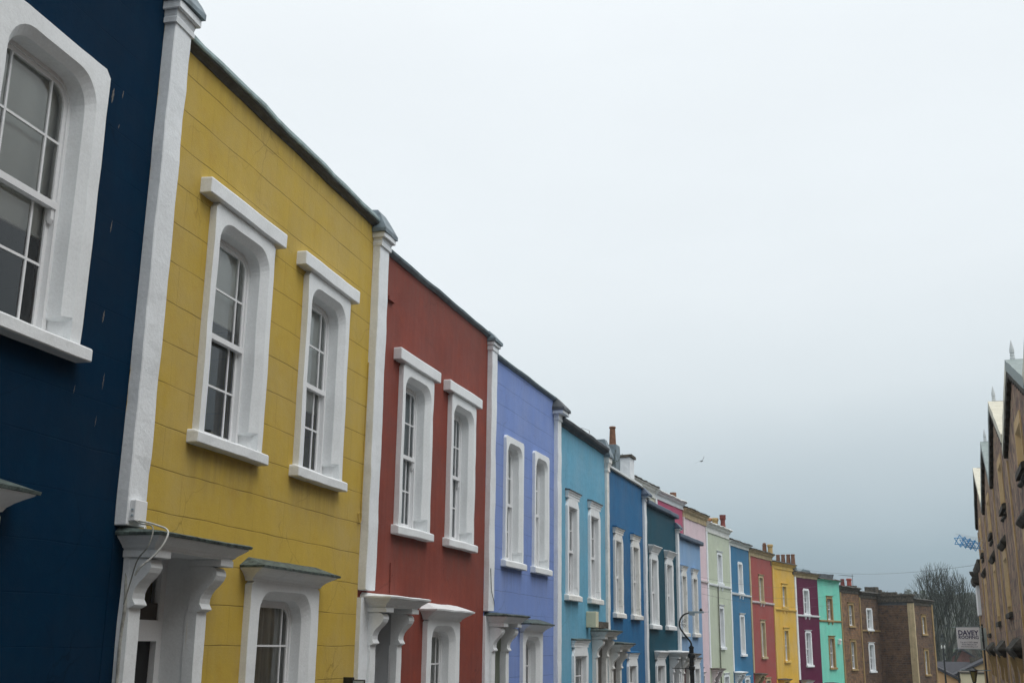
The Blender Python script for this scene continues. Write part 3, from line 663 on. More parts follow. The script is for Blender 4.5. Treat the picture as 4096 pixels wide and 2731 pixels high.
h=far_house('magenta pink house showing only its upper wall over the near roofs',(6.751,53.157),23.2,4.97,7.00,(.50,.085,.17),2.4,(3.5,5.3),(.5,2.6),3.35,-.85,WH,WHP,WHD,hgt=.36)
m=MB(h['zo']); m.box(4.6,5.3,.1,1.4,6.2,7.06); s_=m.build('chimney_stack',DSTONE,h)
m=MB(h['zo']); m.lathe((4.95,.45,7.05),[(.17,0),(.17,.50),(.12,.51),(.12,.3)],12); m.build('chimney_pot',TERRA,s_)
h=far_house('blush pink house partly hidden behind the street lamp head',(8.709,57.726),23.6,4.661,6.78,(.70,.54,.58),2.3,(3.5,5.2),(.4,2.4),3.35,-.95,pinkt,BATHP,CORD,bandmat=pinkt,hgt=.5)
h=far_house('pale sage green house with a moss edged white cornice',(10.567,62.),24.4,5.197,6.50,(.52,.57,.44),2.85,(3.45,5.12),(0,2.2),3.28,-1.08,WHP,WHD,WHD,cant=pinkt,bandmat=WHP,winmat=WHP,hgt=.5)
Zy=h['zo']; cable('downpipe',[(2.1,.07,3.3),(2.1,.07,.2),(2.12,.07,-1.5),(2.12,.07,-4)],.035,plain('old_iron_pipe',(.16,.17,.13),.8),par=h)
m=MB(h['zo']); m.box(4.85,5.5,.1,1.35,5.8,6.68); s_=m.build('chimney_stack',DSTONE,h,wob=.03)
pot(h,5.18,1.12,6.66,7.30,.15,TERRAO,'roll',s_); pot(h,5.18,.76,6.66,7.29,.17,TERRAY,'roll',s_); pot(h,5.18,.30,6.66,7.45,.175,TERRAR,'crown',s_)
far_house('steel blue three storey house with plain white windows',(12.681,66.748),25.2,4.857,6.02,(.045,.18,.33),2.55,(3.12,4.92),(-.38,1.88),3.02,-1.33,WH,WHD,CORD,cant=WH,hgt=.3,winmat=WH)
h=far_house('faded coral red three storey house with tan window surrounds',(14.734,71.15),27.5,5.399,5.88,(.36,.085,.075),2.6,(2.82,4.4),(-.55,1.63),2.74,-1.5,BATHP,BATHP,CORD,bandmat=pinkt,hgt=.42)
m=MB(h['zo']); m.box(5.1,5.7,.0,1.1,5.2,5.96); s_=m.build('chimney_stack',DSTONE,h,wob=.03)
pot(h,5.4,.42,5.95,6.70,.15,TERRA,'cowl',s_); pot(h,5.4,.04,5.95,6.58,.16,TERRAY,'roll',s_)
ytrim=paint('yellow_trim',(.72,.47,.10),.6)
h=far_house('bright egg yolk yellow three storey house',(17.227,75.939),32.,4.44,5.46,(.72,.44,.07),2.25,(2.66,4.10),(-.82,1.24),2.46,-1.92,ytrim,ytrim,CORD,bandmat=ytrim,winmat=ytrim,hgt=.42)
m=MB(h['zo']); m.box(4.15,4.75,-.05,1.35,4.9,5.5); s_=m.build('chimney_stack',DSTONE,h,wob=.03)
for y in (.98,.62,.25,-.08+.2*0+.0): pot(h,4.45,y+.08,5.49,6.25,.155,TERRA,'taper',s_)
DL=plain('grey_blue_rooflight',(.12,.17,.19),.4,0,.3,4,.2)
h=far_house('deep maroon purple three storey house with white windows',(19.579,79.704),36.,4.253,5.05,(.115,.014,.05),2.0,(2.28,4.02),(-1.12,1.15),2.18,-2.08,WH,BATHP,CORD,cant=WHD,winmat=WH,hgt=.34)
m=MB(h['zo']); m.exty([(.1,5.1),(1.0,5.1),(.85,5.45),(.2,5.5)],.1,.9); m.exty([(1.3,5.1),(3.5,5.1),(3.2,5.32),(2.0,5.36)],.1,.9); m.build('dormer',DL,h,wob=.02)
h=far_house('bright mint green three storey house with stone window surrounds',(22.079,83.145),38.,3.965,4.80,(.20,.66,.51),1.95,(1.98,3.62),(-1.32,.82),1.92,-2.32,BATHP,paint('mint_edge',(.20,.66,.51)),CORD,pil=0,bandmat=BATH,winmat=BATH,hgt=.12)
m=MB(h['zo']); m.exty([(.8,4.75),(3.0,4.75),(3.35,5.28),(.9,5.22)],.1,.9); m.build('dormer',SLATE,h,wob=.03)
m=MB(h['zo']); m.box(3.05,3.35,-.16,0,.30,.55); m.lathe((3.2,-.12,.55),[(.16,0),(.14,.1),(.05,.14)],10); m.build('wall_lantern',WHD,h)
sa=stone('brown_pennant_stone',(.25,.125,.06),(.14,.08,.048),(.30,.17,.085)); sb=stone('dark_pennant_stone',(.14,.075,.045),(.075,.045,.034),(.19,.11,.06))
ST='brown stone houses beyond the painted terrace'
h=far_house('brown stone house adjoining the mint green house',(24.52,86.269),39.,3.543,4.42,(.1,.1,.1),1.9,(1.66,3.31),(-1.45,.63),None,-2.7,BATH,DSTONE,CORD,stonewall=sa,winmat=BATH,pil=.16,group=ST,gwin=False)
m=MB(h['zo']); m.box(3.3,3.8,.2,1.6,4.0,4.68); s_=m.build('chimney_stack',DSTONE,h,wob=.03)
pot(h,3.54,1.22,4.66,5.2,.17,TERRAR,'taper',s_); pot(h,3.54,.68,4.66,5.22,.18,plain('bright_red_pot',(.36,.07,.045),.7),'roll',s_)
h=far_house('darker brown stone house with white painted window surrounds',(26.75,89.022),40.,3.559,4.18,(.1,.1,.1),1.75,(1.46,3.05),(-1.62,.44),1.36,-2.9,BATH,DSTONE,CORD,stonewall=sb,winmat=WH,pil=.16,group=ST,gwin=False)
m=MB(h['zo']); m.box(3.2,3.8,-.05,.85,4.0,4.72); m.box(3.7,4.1,-.25,.5,4.0,4.5); s_=m.build('chimney_stack',DSTONE,h,wob=.03)
# television aerial on the party wall
m=MB(h['zo']); m.tube([(1.85,1.2,4.2),(1.85,1.2,5.65)],.022,5)
m.tube([(.3,1.5,5.52),(1.9,1.15,5.50)],.014,4)
for i in range(9): x=.35+i*.17; y=1.49-i*.037; m.tube([(x,y-.22,5.52),(x,y+.22,5.52)],.008,4)
m.build('television_aerial',plain('aerial_alloy',(.2,.22,.24),.4,.6),h)
# projecting end block: its flank faces up the street
h=far_house('dark stone end block with a blank flank wall and pale corner quoins',(31.153,89.972),40.,4.05,3.72,(.1,.1,.1),2.05,(1.18,2.60),(-1.85,.03),None,None,BATH,DSTONE,CORD,stonewall=sb,winmat=BATH,pil=.0,group=ST,gwin=False,ww=1.0)
m=MB(h['zo'])
m.loft(-.02,.20,[(-6,.06,0),(3.45,.06,0)],back=.42); m.build('corner_quoin',BATHP,h,wob=.015,seg=.3)
m=MB(h['zo']); m.loft(3.85,4.07,[(-6,.06,0),(3.45,.06,0)],back=.3); m.build('corner_quoin',BATH,h,wob=.015,seg=.3)
m=MB(h['zo']); m.box(-.14,.02,-.1,9,3.55,4.12); m.box(-.22,0.1,-.2,3.4,3.98,4.10); m.box(.02,.3,1.2,9,3.74,4.3); m.build('parapet',DSTONE,h,wob=.03,seg=.3)
# ------------------------------------------------------------------ right-hand gothic row
GS=stone('purple_rubble_stone',(.29,.17,.12),(.12,.075,.065),(.40,.28,.175),row=.19,bw=.42)
GD=plain('dark_stone_and_verge_shade',(.060,.054,.042),.9,0,.7,5,.9,dist=.03)
OCH=paint('ochre_stone_dressing',(.55,.38,.19),.8,var=.15,streak=.2,dirt=((.2,.13,.06),.4),bump=.4)
CRM=paint('cream_painted_verge',(.60,.57,.46),.6,var=.1,streak=.15,dirt=((.3,.27,.2),.4),bump=.4)
GRV=plain('grey_green_verge_board',(.24,.29,.28),.6,0,.2,9,.4)
PR=(11.213,25.407); RA=20.2
def rp(s): return (PR[0]+s*math.sin(R(RA)),PR[1]+s*math.cos(R(RA)))
def gothic(label,a,b,apx,apz,ez,up,mid,low,verge,finial=True):
    w=b-a; h=house('gabled_house',label,rp(b),RA,'house','gabled stone houses on the right',flip=True)
    X=lambda s: b-s
    q=dict(jw=.13,hw=.22,r=0,cham=.10,proj=.025,depth=.22,sill=.09,mat=OCH,sillmat=GD,blind=('net',1),far=True,margin=.3)
    H_=[]
    for c,wd,z0,z1 in (up,mid):
        H_.append(window(h,X(c)-wd/2,X(c)+wd/2,z0,z1,**q))
    for c,wd,z0,z1 in low: H_.append(window(h,X(c)-wd/2,X(c)+wd/2,z0,z1,**q))
    wallmesh(h,w,ez,H_,GS,depth=8,zbot=-5,gable=(X(apx),apz-.12))
    Z=h['zo']; ax=X(apx)
    # steep slated roof behind the gable
    m=MB(Z); e0,e1=ez-.02,apz-.02
    for (x0,z0,x1,z1) in ((-.05,e0,ax,e1),(ax,e1,w+.05,e0)):
        m.poly([(x0,-.03,z0),(x1,-.03,z1),(x1,8,z1),(x0,8,z0)]); m.poly([(x0,-.03,z0-.1),(x1,-.03,z1-.1),(x1,8,z1-.1),(x0,8,z0-.1)])
    m.tube([(ax,.05,e1),(ax,8,e1)],.07,6); m.build('roof',SLATE,h)
    # verges: sloping slabs, each its own part
    for i,(x0,z0,x1,z1) in enumerate(((-.02,e0,ax-.01,e1),(w+.02,e0,ax+.01,e1))):
        m=MB(Z); d=Vector((x1-x0,z1-z0)).normalized(); nx,nz=(-d.y,d.x) if d.x>0 else (d.y,-d.x)
        if nz<0: nx,nz=-nx,-nz
        P0=[(x0-nx*.16,z0-nz*.16),(x1,z1-.17),(x1,z1+.06),(x0+nx*.05,z0+nz*.05)]
        m.exty(P0,-.10,.26); m.build('verge',verge[i],h,wob=.008,seg=.35)
        m=MB(Z)
        L_=Vector((x1-x0,z1-z0)).length; k=int(L_/.38)
        def off(t,o): return (x0+(x1-x0)*t-nx*o,z0+(z1-z0)*t-nz*o)
        pr=[off(0,.162),off(1,.162)]
        for j in range(k,0,-1): pr+=[off((j-.1)/k,.25),off((j-.5)/k,.32),off((j-.9)/k,.25)]
        m.exty(pr,-.085,.0)
        m.build('verge_shade_board',GD,h)  # scalloped board, its dark colour standing in for the soffit shadow under the verge
    if finial:
        m=MB(Z); m.lathe((ax,.05,apz-.02),[(.05,0),(.05,.10),(.035,.12),(.045,.13),(.045,.16),(.03,.17),(.048,.20),(.045,.27),(.025,.37),(.003,.46)],12); m.build('finial',paint('pale_lead_finial',(.6,.63,.63),.5),h)
    # projecting hood over the middle window, and the door hood
    for (c,wd,z,o,hh) in ((mid[0],mid[1]+.3,mid[3]+.04,.13,.30),(up[0],up[1]+.1,up[2]-.30,.06,.12)):
        m=MB(Z); m.loft(X(c)-wd/2,X(c)+wd/2,[(z,o*.4,-.12),(z+hh*.3,o,0),(z+hh*.42,o,0),(z+hh,.02,-.1)],back=.02); m.build('hood_mould',GD,h,wob=.022,seg=.16)
    m=MB(Z); c=a+w*.42; m.loft(X(c)-1.5,X(c)+1.5,[(-.20,.08,-.25),(.0,.21,0),(.05,.22,0),(.28,.02,-.2)],back=.02); m.build('door_hood',GD,h,wob=.03,seg=.2)
    for bx in (X(c)-1.25,X(c)+1.1):
        m=MB(Z); m.extr([(0,-.9),(.07,-.85),(.08,-.5),(.14,-.25),(.16,-.15),(0,-.15)],bx,bx+.15); m.build('bracket',BATH,h)
    for x0 in (0,):
        m=MB(Z); m.box(x0,x0+.14,-.035,.02,-5,ez-.3); m.build('quoin_strip',OCH,h,wob=.008,seg=.3)
    return h
gothic('nearest gabled stone house on the right, cropped by the frame edge',-7.1,.27,-3.4,5.62,4.45,(-3.75,1.7,3.42,4.42),(-3.2,1.8,.7,2.35),[(-1.4,1.3,-3.4,-.5)],(CRM,GRV))
for k in range(1,6):  # unseen houses added to extend the row; taller ones raised to darken facades opposite
    gothic('unseen gabled stone house of the right-hand row added behind the camera to shade the terrace',-7.1-7.3*k,.2-7.3*k,-3.4-7.3*k,5.7 if k==1 else 8.4,4.5 if k==1 else 7.0,(-3.75-7.3*k,1.7,3.42,4.42),(-3.2-7.3*k,1.8,.7,2.35),[(-1.4-7.3*k,1.3,-3.4,-.5)],(CRM,GRV))
gothic('second gabled stone house on the right, its cream verge bright against the sky',.27,7.5,4.1,6.28,4.75,(3.4,1.7,3.47,4.72),(4.9,1.7,.94,2.52),[(2.6,1.4,-3.4,-.5)],(GRV,CRM))
gothic('third gabled stone house on the right with a small finial',7.5,14.6,10.6,6.30,4.70,(11.3,1.6,3.5,4.75),(11.1,1.6,.85,2.6),[(10,1.4,-3.6,-.5)],(GRV,GRV))
gothic('farthest gabled stone house on the right, without a finial',14.6,21.9,18.7,6.65,4.85,(19.2,1.4,3.5,4.8),(19.1,1.6,.6,2.6),[(17.5,1.4,-3.8,-.6)],(GRV,CRM),finial=False)
# lower stone house at the far end of the row with a white bay panel
b=28.6; h=house('stone_house','lower stone house past the gables with a white painted bay panel',rp(b),RA,'house',None,flip=True)
q=dict(jw=.12,hw=.2,r=0,cham=.08,proj=.03,depth=.2,sill=.09,mat=OCH,sillmat=GD,blind=('net',1),far=True)
H_=[window(h,3.8,5.2,-1.4,.9,**q),window(h,.8,2.2,-1.4,.9,**q)]
wallmesh(h,6.7,3.4,H_,GS,depth=8,zbot=-5); flatroof(h,6.7,3.5,depth=8,pitch=5)
Z=h['zo']
m=MB(Z); m.box(.5,2.3,-.12,.02,1.45,2.7); m.build('bay_panel',WH,h,wob=.004)
m=MB(Z); m.loft(.3,2.5,[(2.7,.14,0),(2.8,.24,.1),(3.0,.28,.12),(3.3,.02,0)],back=.02); m.build('bay_roof',GD,h,wob=.02)
m=MB(Z); m.loft(0,6.7,[(3.2,.03,0),(3.35,.12,0),(3.5,.14,0)],back=.02); m.build('eaves',GD,h,wob=.015)
m=MB(Z); m.extr([(0,3.0),(.12,3.05),(.28,3.3),(.30,3.42),(0,3.42)],0.0,.22); m.build('carved_bracket',GD,h)
m=MB(Z); m.box(0,.14,-.05,.02,-5,3.2); m.build('quoin_strip',OCH,h)

# ------------------------------------------------------------------ street furniture
def at(x,y): return (x,y,gz(y))
# curved-neck street lamp
lx,ly=5.80,37.3; g0=gz(ly); t=thing('street_lamp','black iron street lamp with a swan neck, scrollwork and a flat grey lantern',"street lamp",(lx,ly,g0))
zz=E-g0
m=MB(zz); m.lathe((0,0,-zz),[(.16,0),(.16,.6),(.12,.75),(.075,.85),(.07,zz-1.5),(.068,zz-.72),(.095,zz-.70),(.10,zz-.60),(.07,zz-.58),(.068,zz-.36),(.10,zz-.34),(.12,zz-.28),(.11,zz-.22),(.075,zz-.20),(.07,zz-.06),(.085,zz-.04),(.08,zz-.0),(.05,zz+.0),(.05,zz+.04)],16); m.z=0
m.v=[(a,b,c) for a,b,c in m.v]; m.build('post',BLK,t,smooth=False)
def crv(pts,n=8):
    P=[Vector(p) for p in pts]; Q=[]
    for i in range(len(P)-1):
        a=P[max(i-1,0)];b=P[i];c=P[i+1];d=P[min(i+2,len(P)-1)]
        for k in range(n): u=k/n; Q.append(.5*((2*b)+(c-a)*u+(2*a-5*b+4*c-d)*u*u+(3*b-a-3*c+d)*u**3))
    return Q+[P[-1]]
m=MB(zz); m.tube(crv([(0,0,.0),(-.01,0,.12),(-.09,0,.24),(-.24,0,.42),(-.34,0,.58),(-.355,0,.74),(-.29,0,.90),(-.18,0,1.0),(-.05,0,1.035)]),.030,8,.024); m.build('neck',BLK,t,smooth=True)
m=MB(zz)
for cx,cz,sg in ((-.19,.80,1),(-.215,.64,-1)):
    pts=[]
    for k in range(26): a=k*.36; r=.062*(1-k/30); pts.append((cx+r*math.cos(PI+a*sg),.0,cz+sg*0+r*math.sin(PI+a*sg)))
    m.tube([(-.34,0,.72+.06*sg),(-.28,0,.72+.0*sg),pts[0]],.007,5); m.tube(pts,.007,5)
m.build('scrollwork',BLK,t)
m=MB(zz); m.box(-.07,.42,-.055,.055,1.035,1.10); m.box(-.03,.13,-.05,.05,.965,1.035); m.tube([(.42,0,1.07),(.60,0,1.085)],.008,5); m.build('lantern',GREYMET,t,bev=.014)
m=MB(zz); m.lathe((.34,0,1.10),[(.05,0),(.05,.05),(.02,.09)],10); m.build('photocell',BLK,t)
m=MB(zz); m.tube([(-.62,0,-.66),(.0,0,-.66)],.014,6); m.tube([(-.31,0,-.66),(-.31,0,-.34)],.010,5); m.build('ladder_bar',BLK,t)

# victorian lantern near the right-hand row
def vict(label,x,y,ztop,sc=1.0):
    g=gz(y); t=thing('street_lamp',label,'street lamp',(x,y,g)); H=ztop+E-g
    m=MB(); m.lathe((0,0,0),[(.13,0),(.13,.5),(.06,.7),(.05,H-.75),(.09,H-.72),(.04,H-.66),(.05,H-.5),(.06,H-.47)],12); m.build('post',BLK,t)
    m=MB(); m.lathe((0,0,H),[(.06,-.47),(.12,-.12)],4); m.build('lantern',plain('amber_lantern_glass',(.20,.16,.05),.25,0,.1),t)
    m=MB()
    for k in range(4):
        a=PI/2*k; m.tube([(.06*math.cos(a),.06*math.sin(a),H-.47),(.125*math.cos(a),.125*math.sin(a),H-.12)],.012,4)
    m.lathe((0,0,H),[(.16,-.12),(.17,-.09),(.09,-.04),(.05,-.02),(.03,.0),(.035,.03),(.0,.06)],4); m.build('lantern_frame',BLK,t)
    return t
t=vict('old four sided glass street lantern at the lower right, left of the stone row',16.36,41.56,-.60)
tg=t.location
m=MB(E-gz(41.56)); m.tube([(-.38,0,-.68),(.6,0,-.68)],.016,6); m.box(-.44,-.20,-.04,.04,-.70,-.66); m.build('ladder_bar',GREYMET,t)
# banner on a pole, and the board behind it
g0=gz(46.5); zz=E-g0
t=thing('banner_sign','white hanging banner reading DAVEY ROOFING on two pale arms','banner',(18.18,46.42,g0),R(-2))
m=MB(zz); m.box(-.44,.46,-.006,.006,.035,.885)
m.build('banner',paint('white_vinyl',(.93,.93,.95),.5,var=.03,streak=.03,bump=.05),t,wob=.004,seg=.15)
m=MB(zz); m.tube([(-.62,0,.87),(.62,0,.895)],.012,6); m.tube([(-.58,0,.045),(.62,0,.04)],.012,6); m.build('banner_arm',GREYMET,t)
INK=plain('navy_lettering',(.025,.022,.12),.6,0,.05,4,0)
INKG=plain('grey_lettering',(.13,.13,.20),.6,0,.05,4,0)
def text(body,size,loc,parent,mat,name='lettering',xs=1,rot=(PI/2,0,0),ext=.002,bold=.0):
    cu=bpy.data.curves.new(name,'FONT'); cu.body=body; cu.size=size; cu.extrude=ext; cu.offset=bold; cu.align_x='CENTER'; cu.resolution_u=2
    o=bpy.data.objects.new(name,cu); COL.objects.link(o)
    dg=bpy.context.evaluated_depsgraph_get(); me=bpy.data.meshes.new_from_object(o.evaluated_get(dg)); me.name=name
    bpy.data.objects.remove(o); o=bpy.data.objects.new(name,me); COL.objects.link(o)
    me.materials.clear(); me.materials.append(mat)
    o.parent=parent; o.location=loc; o.rotation_euler=rot; o.scale=(xs,1,1); return o
text('DAVEY',.262,(.01,-.011,zz+.575),t,INK,xs=.97,bold=.005); text('ROOFING',.178,(.015,-.011,zz+.43),t,INK,xs=1.0,bold=.002)
text('Tel: 0117 977 3844',.088,(.01,-.011,zz+.265),t,INKG,xs=1.0); text('Mobile 07850 556 238',.062,(.01,-.011,zz+.19),t,INKG); text('www.daveyroofing.co.uk',.066,(.01,-.011,zz+.115),t,INKG)
m=MB(zz); m.tube([(.63,.1,-zz),(.60,.05,1.0)],.035,8); m.build('pole',BLK,t)
t=thing('sign_board','narrow white board half hidden between the banner and the stone houses','sign',(18.98,47.05,g0),R(-2))
m=MB(zz); m.box(-.10,.35,-.01,.01,.0,.87); m.build('board',paint('grey_white_board',(.5,.56,.54),.5,var=.05),t)
text('S\nE',.22,(.03,-.018,zz+.56),t,plain('green_grey_lettering',(.10,.16,.16),.6),bold=.004)
# small agent's sign on the yellow wall
a=R(14.5); sx,sy=(-3.563+5.62*math.sin(a),10.188+5.62*math.cos(a)); g0=gz(sy); zz=E-g0
t=thing('small_sign','small white sign with dark blue emblem beside the mustard wall','sign',(sx,sy,g0),R(90-14.5)-PI/2)
# local x = outward from wall, local y = along the street, so the face looks back up the street
m=MB(zz); m.box(.13,.285,-.012,.012,-.86,-.478); m.build('board',paint('sign_white',(.45,.52,.53),.4,var=.04,bump=.05),t,bev=.004)
m=MB(zz); m.box(.0,.13,-.03,.03,-.60,-.44); m.box(.125,.29,-.016,.016,-.4775,-.468); m.box(.2855,.291,-.016,.016,-.86,-.478); m.build('bracket',BLK,t)
m=MB(zz)
cx,cz=.165,-.555
m.box(cx-.022,cx-.012,-.0165,-.0125,cz-.03,cz+.045); m.box(cx+.010,cx+.020,-.0165,-.0125,cz-.03,cz+.045); m.box(cx-.0118,cx+.0098,-.0165,-.0125,cz+.033,cz+.045); m.lathe((cx,-.014,cz-.004),[(.007,-.006),(.007,.006)],8)
m.box(.205,.213,-.0165,-.0125,-.56,-.533); m.box(.240,.246,-.0165,-.0125,-.56,-.530); m.box(.222,.232,-.0165,-.0125,-.56,-.545)
m.build('emblem',plain('dark_blue_ink',(.005,.03,.06),.5,0,.05,3,0),t)
# hexagram festival lights hung across the road
BLU=plain('blue_star_tubing',(.05,.38,.80),.4,0,.15,8,.1); WHW=plain('white_wire_frame',(.60,.68,.72),.5,0,.1,8,0)
for i,(x,y,z,s) in enumerate(((15.84,40.4,3.70,.215),(16.02,40.42,3.65,.20),(16.20,40.44,3.60,.195),(16.38,40.46,3.55,.19))):
    t=thing('star_light','blue six pointed star light, %s of four beside the stone gables'%['leftmost and largest','second from the left','third from the left','rightmost and half hidden'][i],'star decoration',(x,y,z+E),R(-20),'blue star lights strung across the street')
    for up in (0,1):
        m=MB()
        c=[(s*1.0*math.cos(R(90+180*up+120*k)),(-.012 if up else .012),s*math.sin(R(90+180*up+120*k))) for k in range(3)]
        for k in range(3): m.tube([c[k],c[(k+1)%3]],.013,6)
        m.build('triangle',BLU,t)
t=thing('festoon_wires','thin white wires and lattice carrying the blue star lights to the gables','cable',(16.9,41.,3.7+E))
m=MB()
for dz,dx in ((.24,0),(.19,0),(-.15,.2),(-.19,.3)): m.tube([(-1.25+dx*1.5,-.7,dz),(1.0,1.8,dz+.02)],.005,4)
for i in range(11): u=i/10; x=-.8+1.6*u; y=-.2+1.8*u; m.tube([(x,y,.2),(x+.3,y+.3,-.17)],.004,4)
for i in range(9): u=i/8; x=-.6+1.5*u; y=.0+1.7*u; m.tube([(x+.22,y+.2,.2),(x,y,-.17)],.004,4)
m.build('wire',WHW,t)
# overhead wires
def wire(label,pts,r):
    m=MB(E); P=[Vector(p) for p in pts]; Q=[]
    a,b=P[0],P[-1]; sag=(a-b).length*.012
    for i in range(25): u=i/24; q=a.lerp(b,u); q.z-=4*sag*u*(1-u); Q.append(q)
    m.tube(Q,r,4); o=m.build('overhead_wire',BLK,None); return tag(o,label,'cable','overhead wires')
wire('long thin wire crossing the sky above the brown roofs to the stone gables',[(22,92,6.3),(19.9,48.7,3.50)],.007)
for i,(za,zb) in enumerate(((2.95,5.2),(2.55,4.3),(2.25,3.6))):
    wire(['uppermost','middle','lowest'][i]+' of the three thin wires across the painted three storey fronts',[(8.4,50.9,za),(26.5,91,zb)],.006)
# far lamp standard with two heads
g0=gz(103.5); zz=E-g0; t=thing('street_lamp','distant dark lamp standard with two small pale heads in front of the bare tree','street lamp',(38.25,103.5,g0))
m=MB(zz); m.lathe((0,0,-zz),[(.12,0),(.09,1.2),(.07,zz+.15)],8); m.tube([(-.15,0,.05),(.15,0,.05)],.03,6); m.build('post',BLK,t)
for x in (-.13,.13):
    m=MB(zz); m.lathe((x,0,.08),[(.035,0),(.06,.1),(.05,.25),(.02,.3)],8); m.build('lamp_head',paint('lamp_white',(.7,.7,.66),.4),t)
# gull
t=thing('seagull','small gliding seagull with raised bent wings in the grey sky','bird',(11.75,69.5,11.03+E))
m=MB()
bm_=[(0,-.28,0,.01),(0,-.22,.0,.035),(0,-.1,0,.062),(0,.04,.0,.06),(0,.16,.0,.035),(0,.28,.0,.012)]
rings=[[m.P(x+r*math.cos(2*PI*k/8),y,z+r*math.sin(2*PI*k/8)) for k in range(8)] for x,y,z,r in bm_]
for a_,b_ in zip(rings,rings[1:]):
    for k in range(8): j=(k+1)%8; m.face(a_[k],a_[j],b_[j],b_[k])
m.face(*rings[0]); m.face(*rings[-1])
for sg in (1,-1):
    sec=[(0.02,0,.01,.085),(.22,-.05,.07,.075),(.40,-.0,.06,.06),(.58,.08,.0,.02)] if sg<0 else [(0.02,0,.01,.085),(.2,-.05,.12,.075),(.36,.0,.24,.06),(.46,.08,.32,.02)]
    rr=[[m.P(sg*x,y-c,z),m.P(sg*x,y,z+.012),m.P(sg*x,y+c,z),m.P(sg*x,y,z-.006)] for x,y,z,c in sec]
    for a_,b_ in zip(rr,rr[1:]):
        for k in range(4): j=(k+1)%4; m.face(a_[k],a_[j],b_[j],b_[k])
    m.face(*rr[-1])
o=m.build('body',plain('gull_plumage',(.30,.33,.34),.8,0,.1),t); t.rotation_euler=(0,R(-22),R(20)); t.scale=(.72,.72,.72)

# ------------------------------------------------------------------ trees
def branch(m,p,d,l,r,lev,rnd,spread,up,ell):
    k=4; pts=[p.copy()]; q=p.copy(); dd=d.copy(); out=False
    for i in range(k):
        dd=(dd+Vector((rnd.uniform(-1,1),rnd.uniform(-1,1),rnd.uniform(-.3,1)))*.10+Vector((0,0,up))).normalized()
        q=q+dd*l/k; pts.append(q.copy())
        if (q.x/ell[0])**2+(q.y/ell[0])**2+((q.z-ell[1])/ell[2])**2>1 and q.z>ell[1]*.7: out=True; break
    if len(pts)>1: m.tube(pts,r,5 if lev<2 else 3,r*.6)
    if lev>=5 or (out and lev>1): return
    n=3 if lev<4 else 4; k=len(pts)-1
    for i in range(n):
        j=rnd.randint(min(2,k),k) if i else k
        a=rnd.uniform(0,2*PI); s=spread*rnd.uniform(.6,1.2)
        nd=(dd+Vector((math.cos(a),math.sin(a),rnd.uniform(-.1,.3)))*s).normalized()
        branch(m,pts[j],nd,l*rnd.uniform(.62,.82),max(r*.60,.012),lev+1,rnd,spread,up,ell)
BARK=plain('wet_grey_bark',(.06,.068,.052),.9,0,.35,4,.6,dist=.03)
def bare_tree(label,x,y,h,seed,lean=0,n=5,r=.20,spread=.42,cw=4.0):
    g=gz(y); t=thing('bare_tree',label,'tree',(x,y,g)); rnd=random.Random(seed)
    m=MB(); H=h*.22; m.tube([(0,0,-.3),(.05,0,H*.5),(0,.05,H)],r,9,r*.8); m.build('trunk',BARK,t)
    m=MB()
    for i in range(n):
        a=2*PI*i/n+rnd.uniform(-.3,.3); s=rnd.uniform(.15,.75)
        branch(m,Vector((0,0,H*rnd.uniform(.8,1))),Vector((math.cos(a)*s+lean,math.sin(a)*s,1)).normalized(),h*.27,r*.6,0,rnd,spread,.07,(cw,h*.66,h*.34))
    m.build('crown',BARK,t,fix=False); return t
bare_tree('tall bare winter tree with a wide fan of upright branches behind the stone end block',47.6,128.6,16.4,5,n=9,r=.26,spread=.50,cw=4.1)
bare_tree('second bare tree close behind the right-hand stone row',49.6,121,13.2,11,n=5,r=.18,spread=.42,cw=2.6)
bare_tree('slender bare tree rising left of the tall fan shaped tree',44.9,131,11.6,23,n=4,r=.12,spread=.40,cw=2.2)
def leafy(label,x,y,rad,h,col,seed,n=2600,name='evergreen_tree'):
    g=gz(y); t=thing(name,label,'tree',(x,y,g)); rnd=random.Random(seed)
    m=MB(); m.tube([(0,0,-.3),(0,0,h*.6)],.14,6,.06); m.build('trunk',BARK,t)
    m=MB(); cl=[(rnd.uniform(-.6,.6)*rad,rnd.uniform(-.6,.6)*rad,h*rnd.uniform(.3,.85),rad*rnd.uniform(.3,.55)) for _ in range(12)]
    for i in range(n):
        cx,cy,cz,cr=rnd.choice(cl); d=Vector((rnd.gauss(0,1),rnd.gauss(0,1),rnd.gauss(0,1))).normalized()*cr*rnd.uniform(.55,1.05)
        p=Vector((cx,cy,cz))+d; u=Vector((rnd.gauss(0,1),rnd.gauss(0,1),rnd.gauss(0,1))).normalized(); v=u.orthogonal().normalized(); s=rnd.uniform(.06,.15)
        m.poly([p-u*s,p-v*s*.6,p+u*s,p+v*s*.6])
    m.build('crown',plain('foliage_'+str(seed),col,.8,0,.5,1.5,0),t,fix=False)
leafy('dark green ivy clad bush below the hanging banner',57.4,143.5,2.2,6.6,(.035,.075,.03),31)
leafy('bushy dark evergreen beside the brick chimney house in the distance',53.5,143,2.0,5.4,(.03,.06,.04),33,1800)
leafy('dull olive bush behind the stone end block',46.5,139,2.6,7.2,(.045,.06,.03),35,2400)
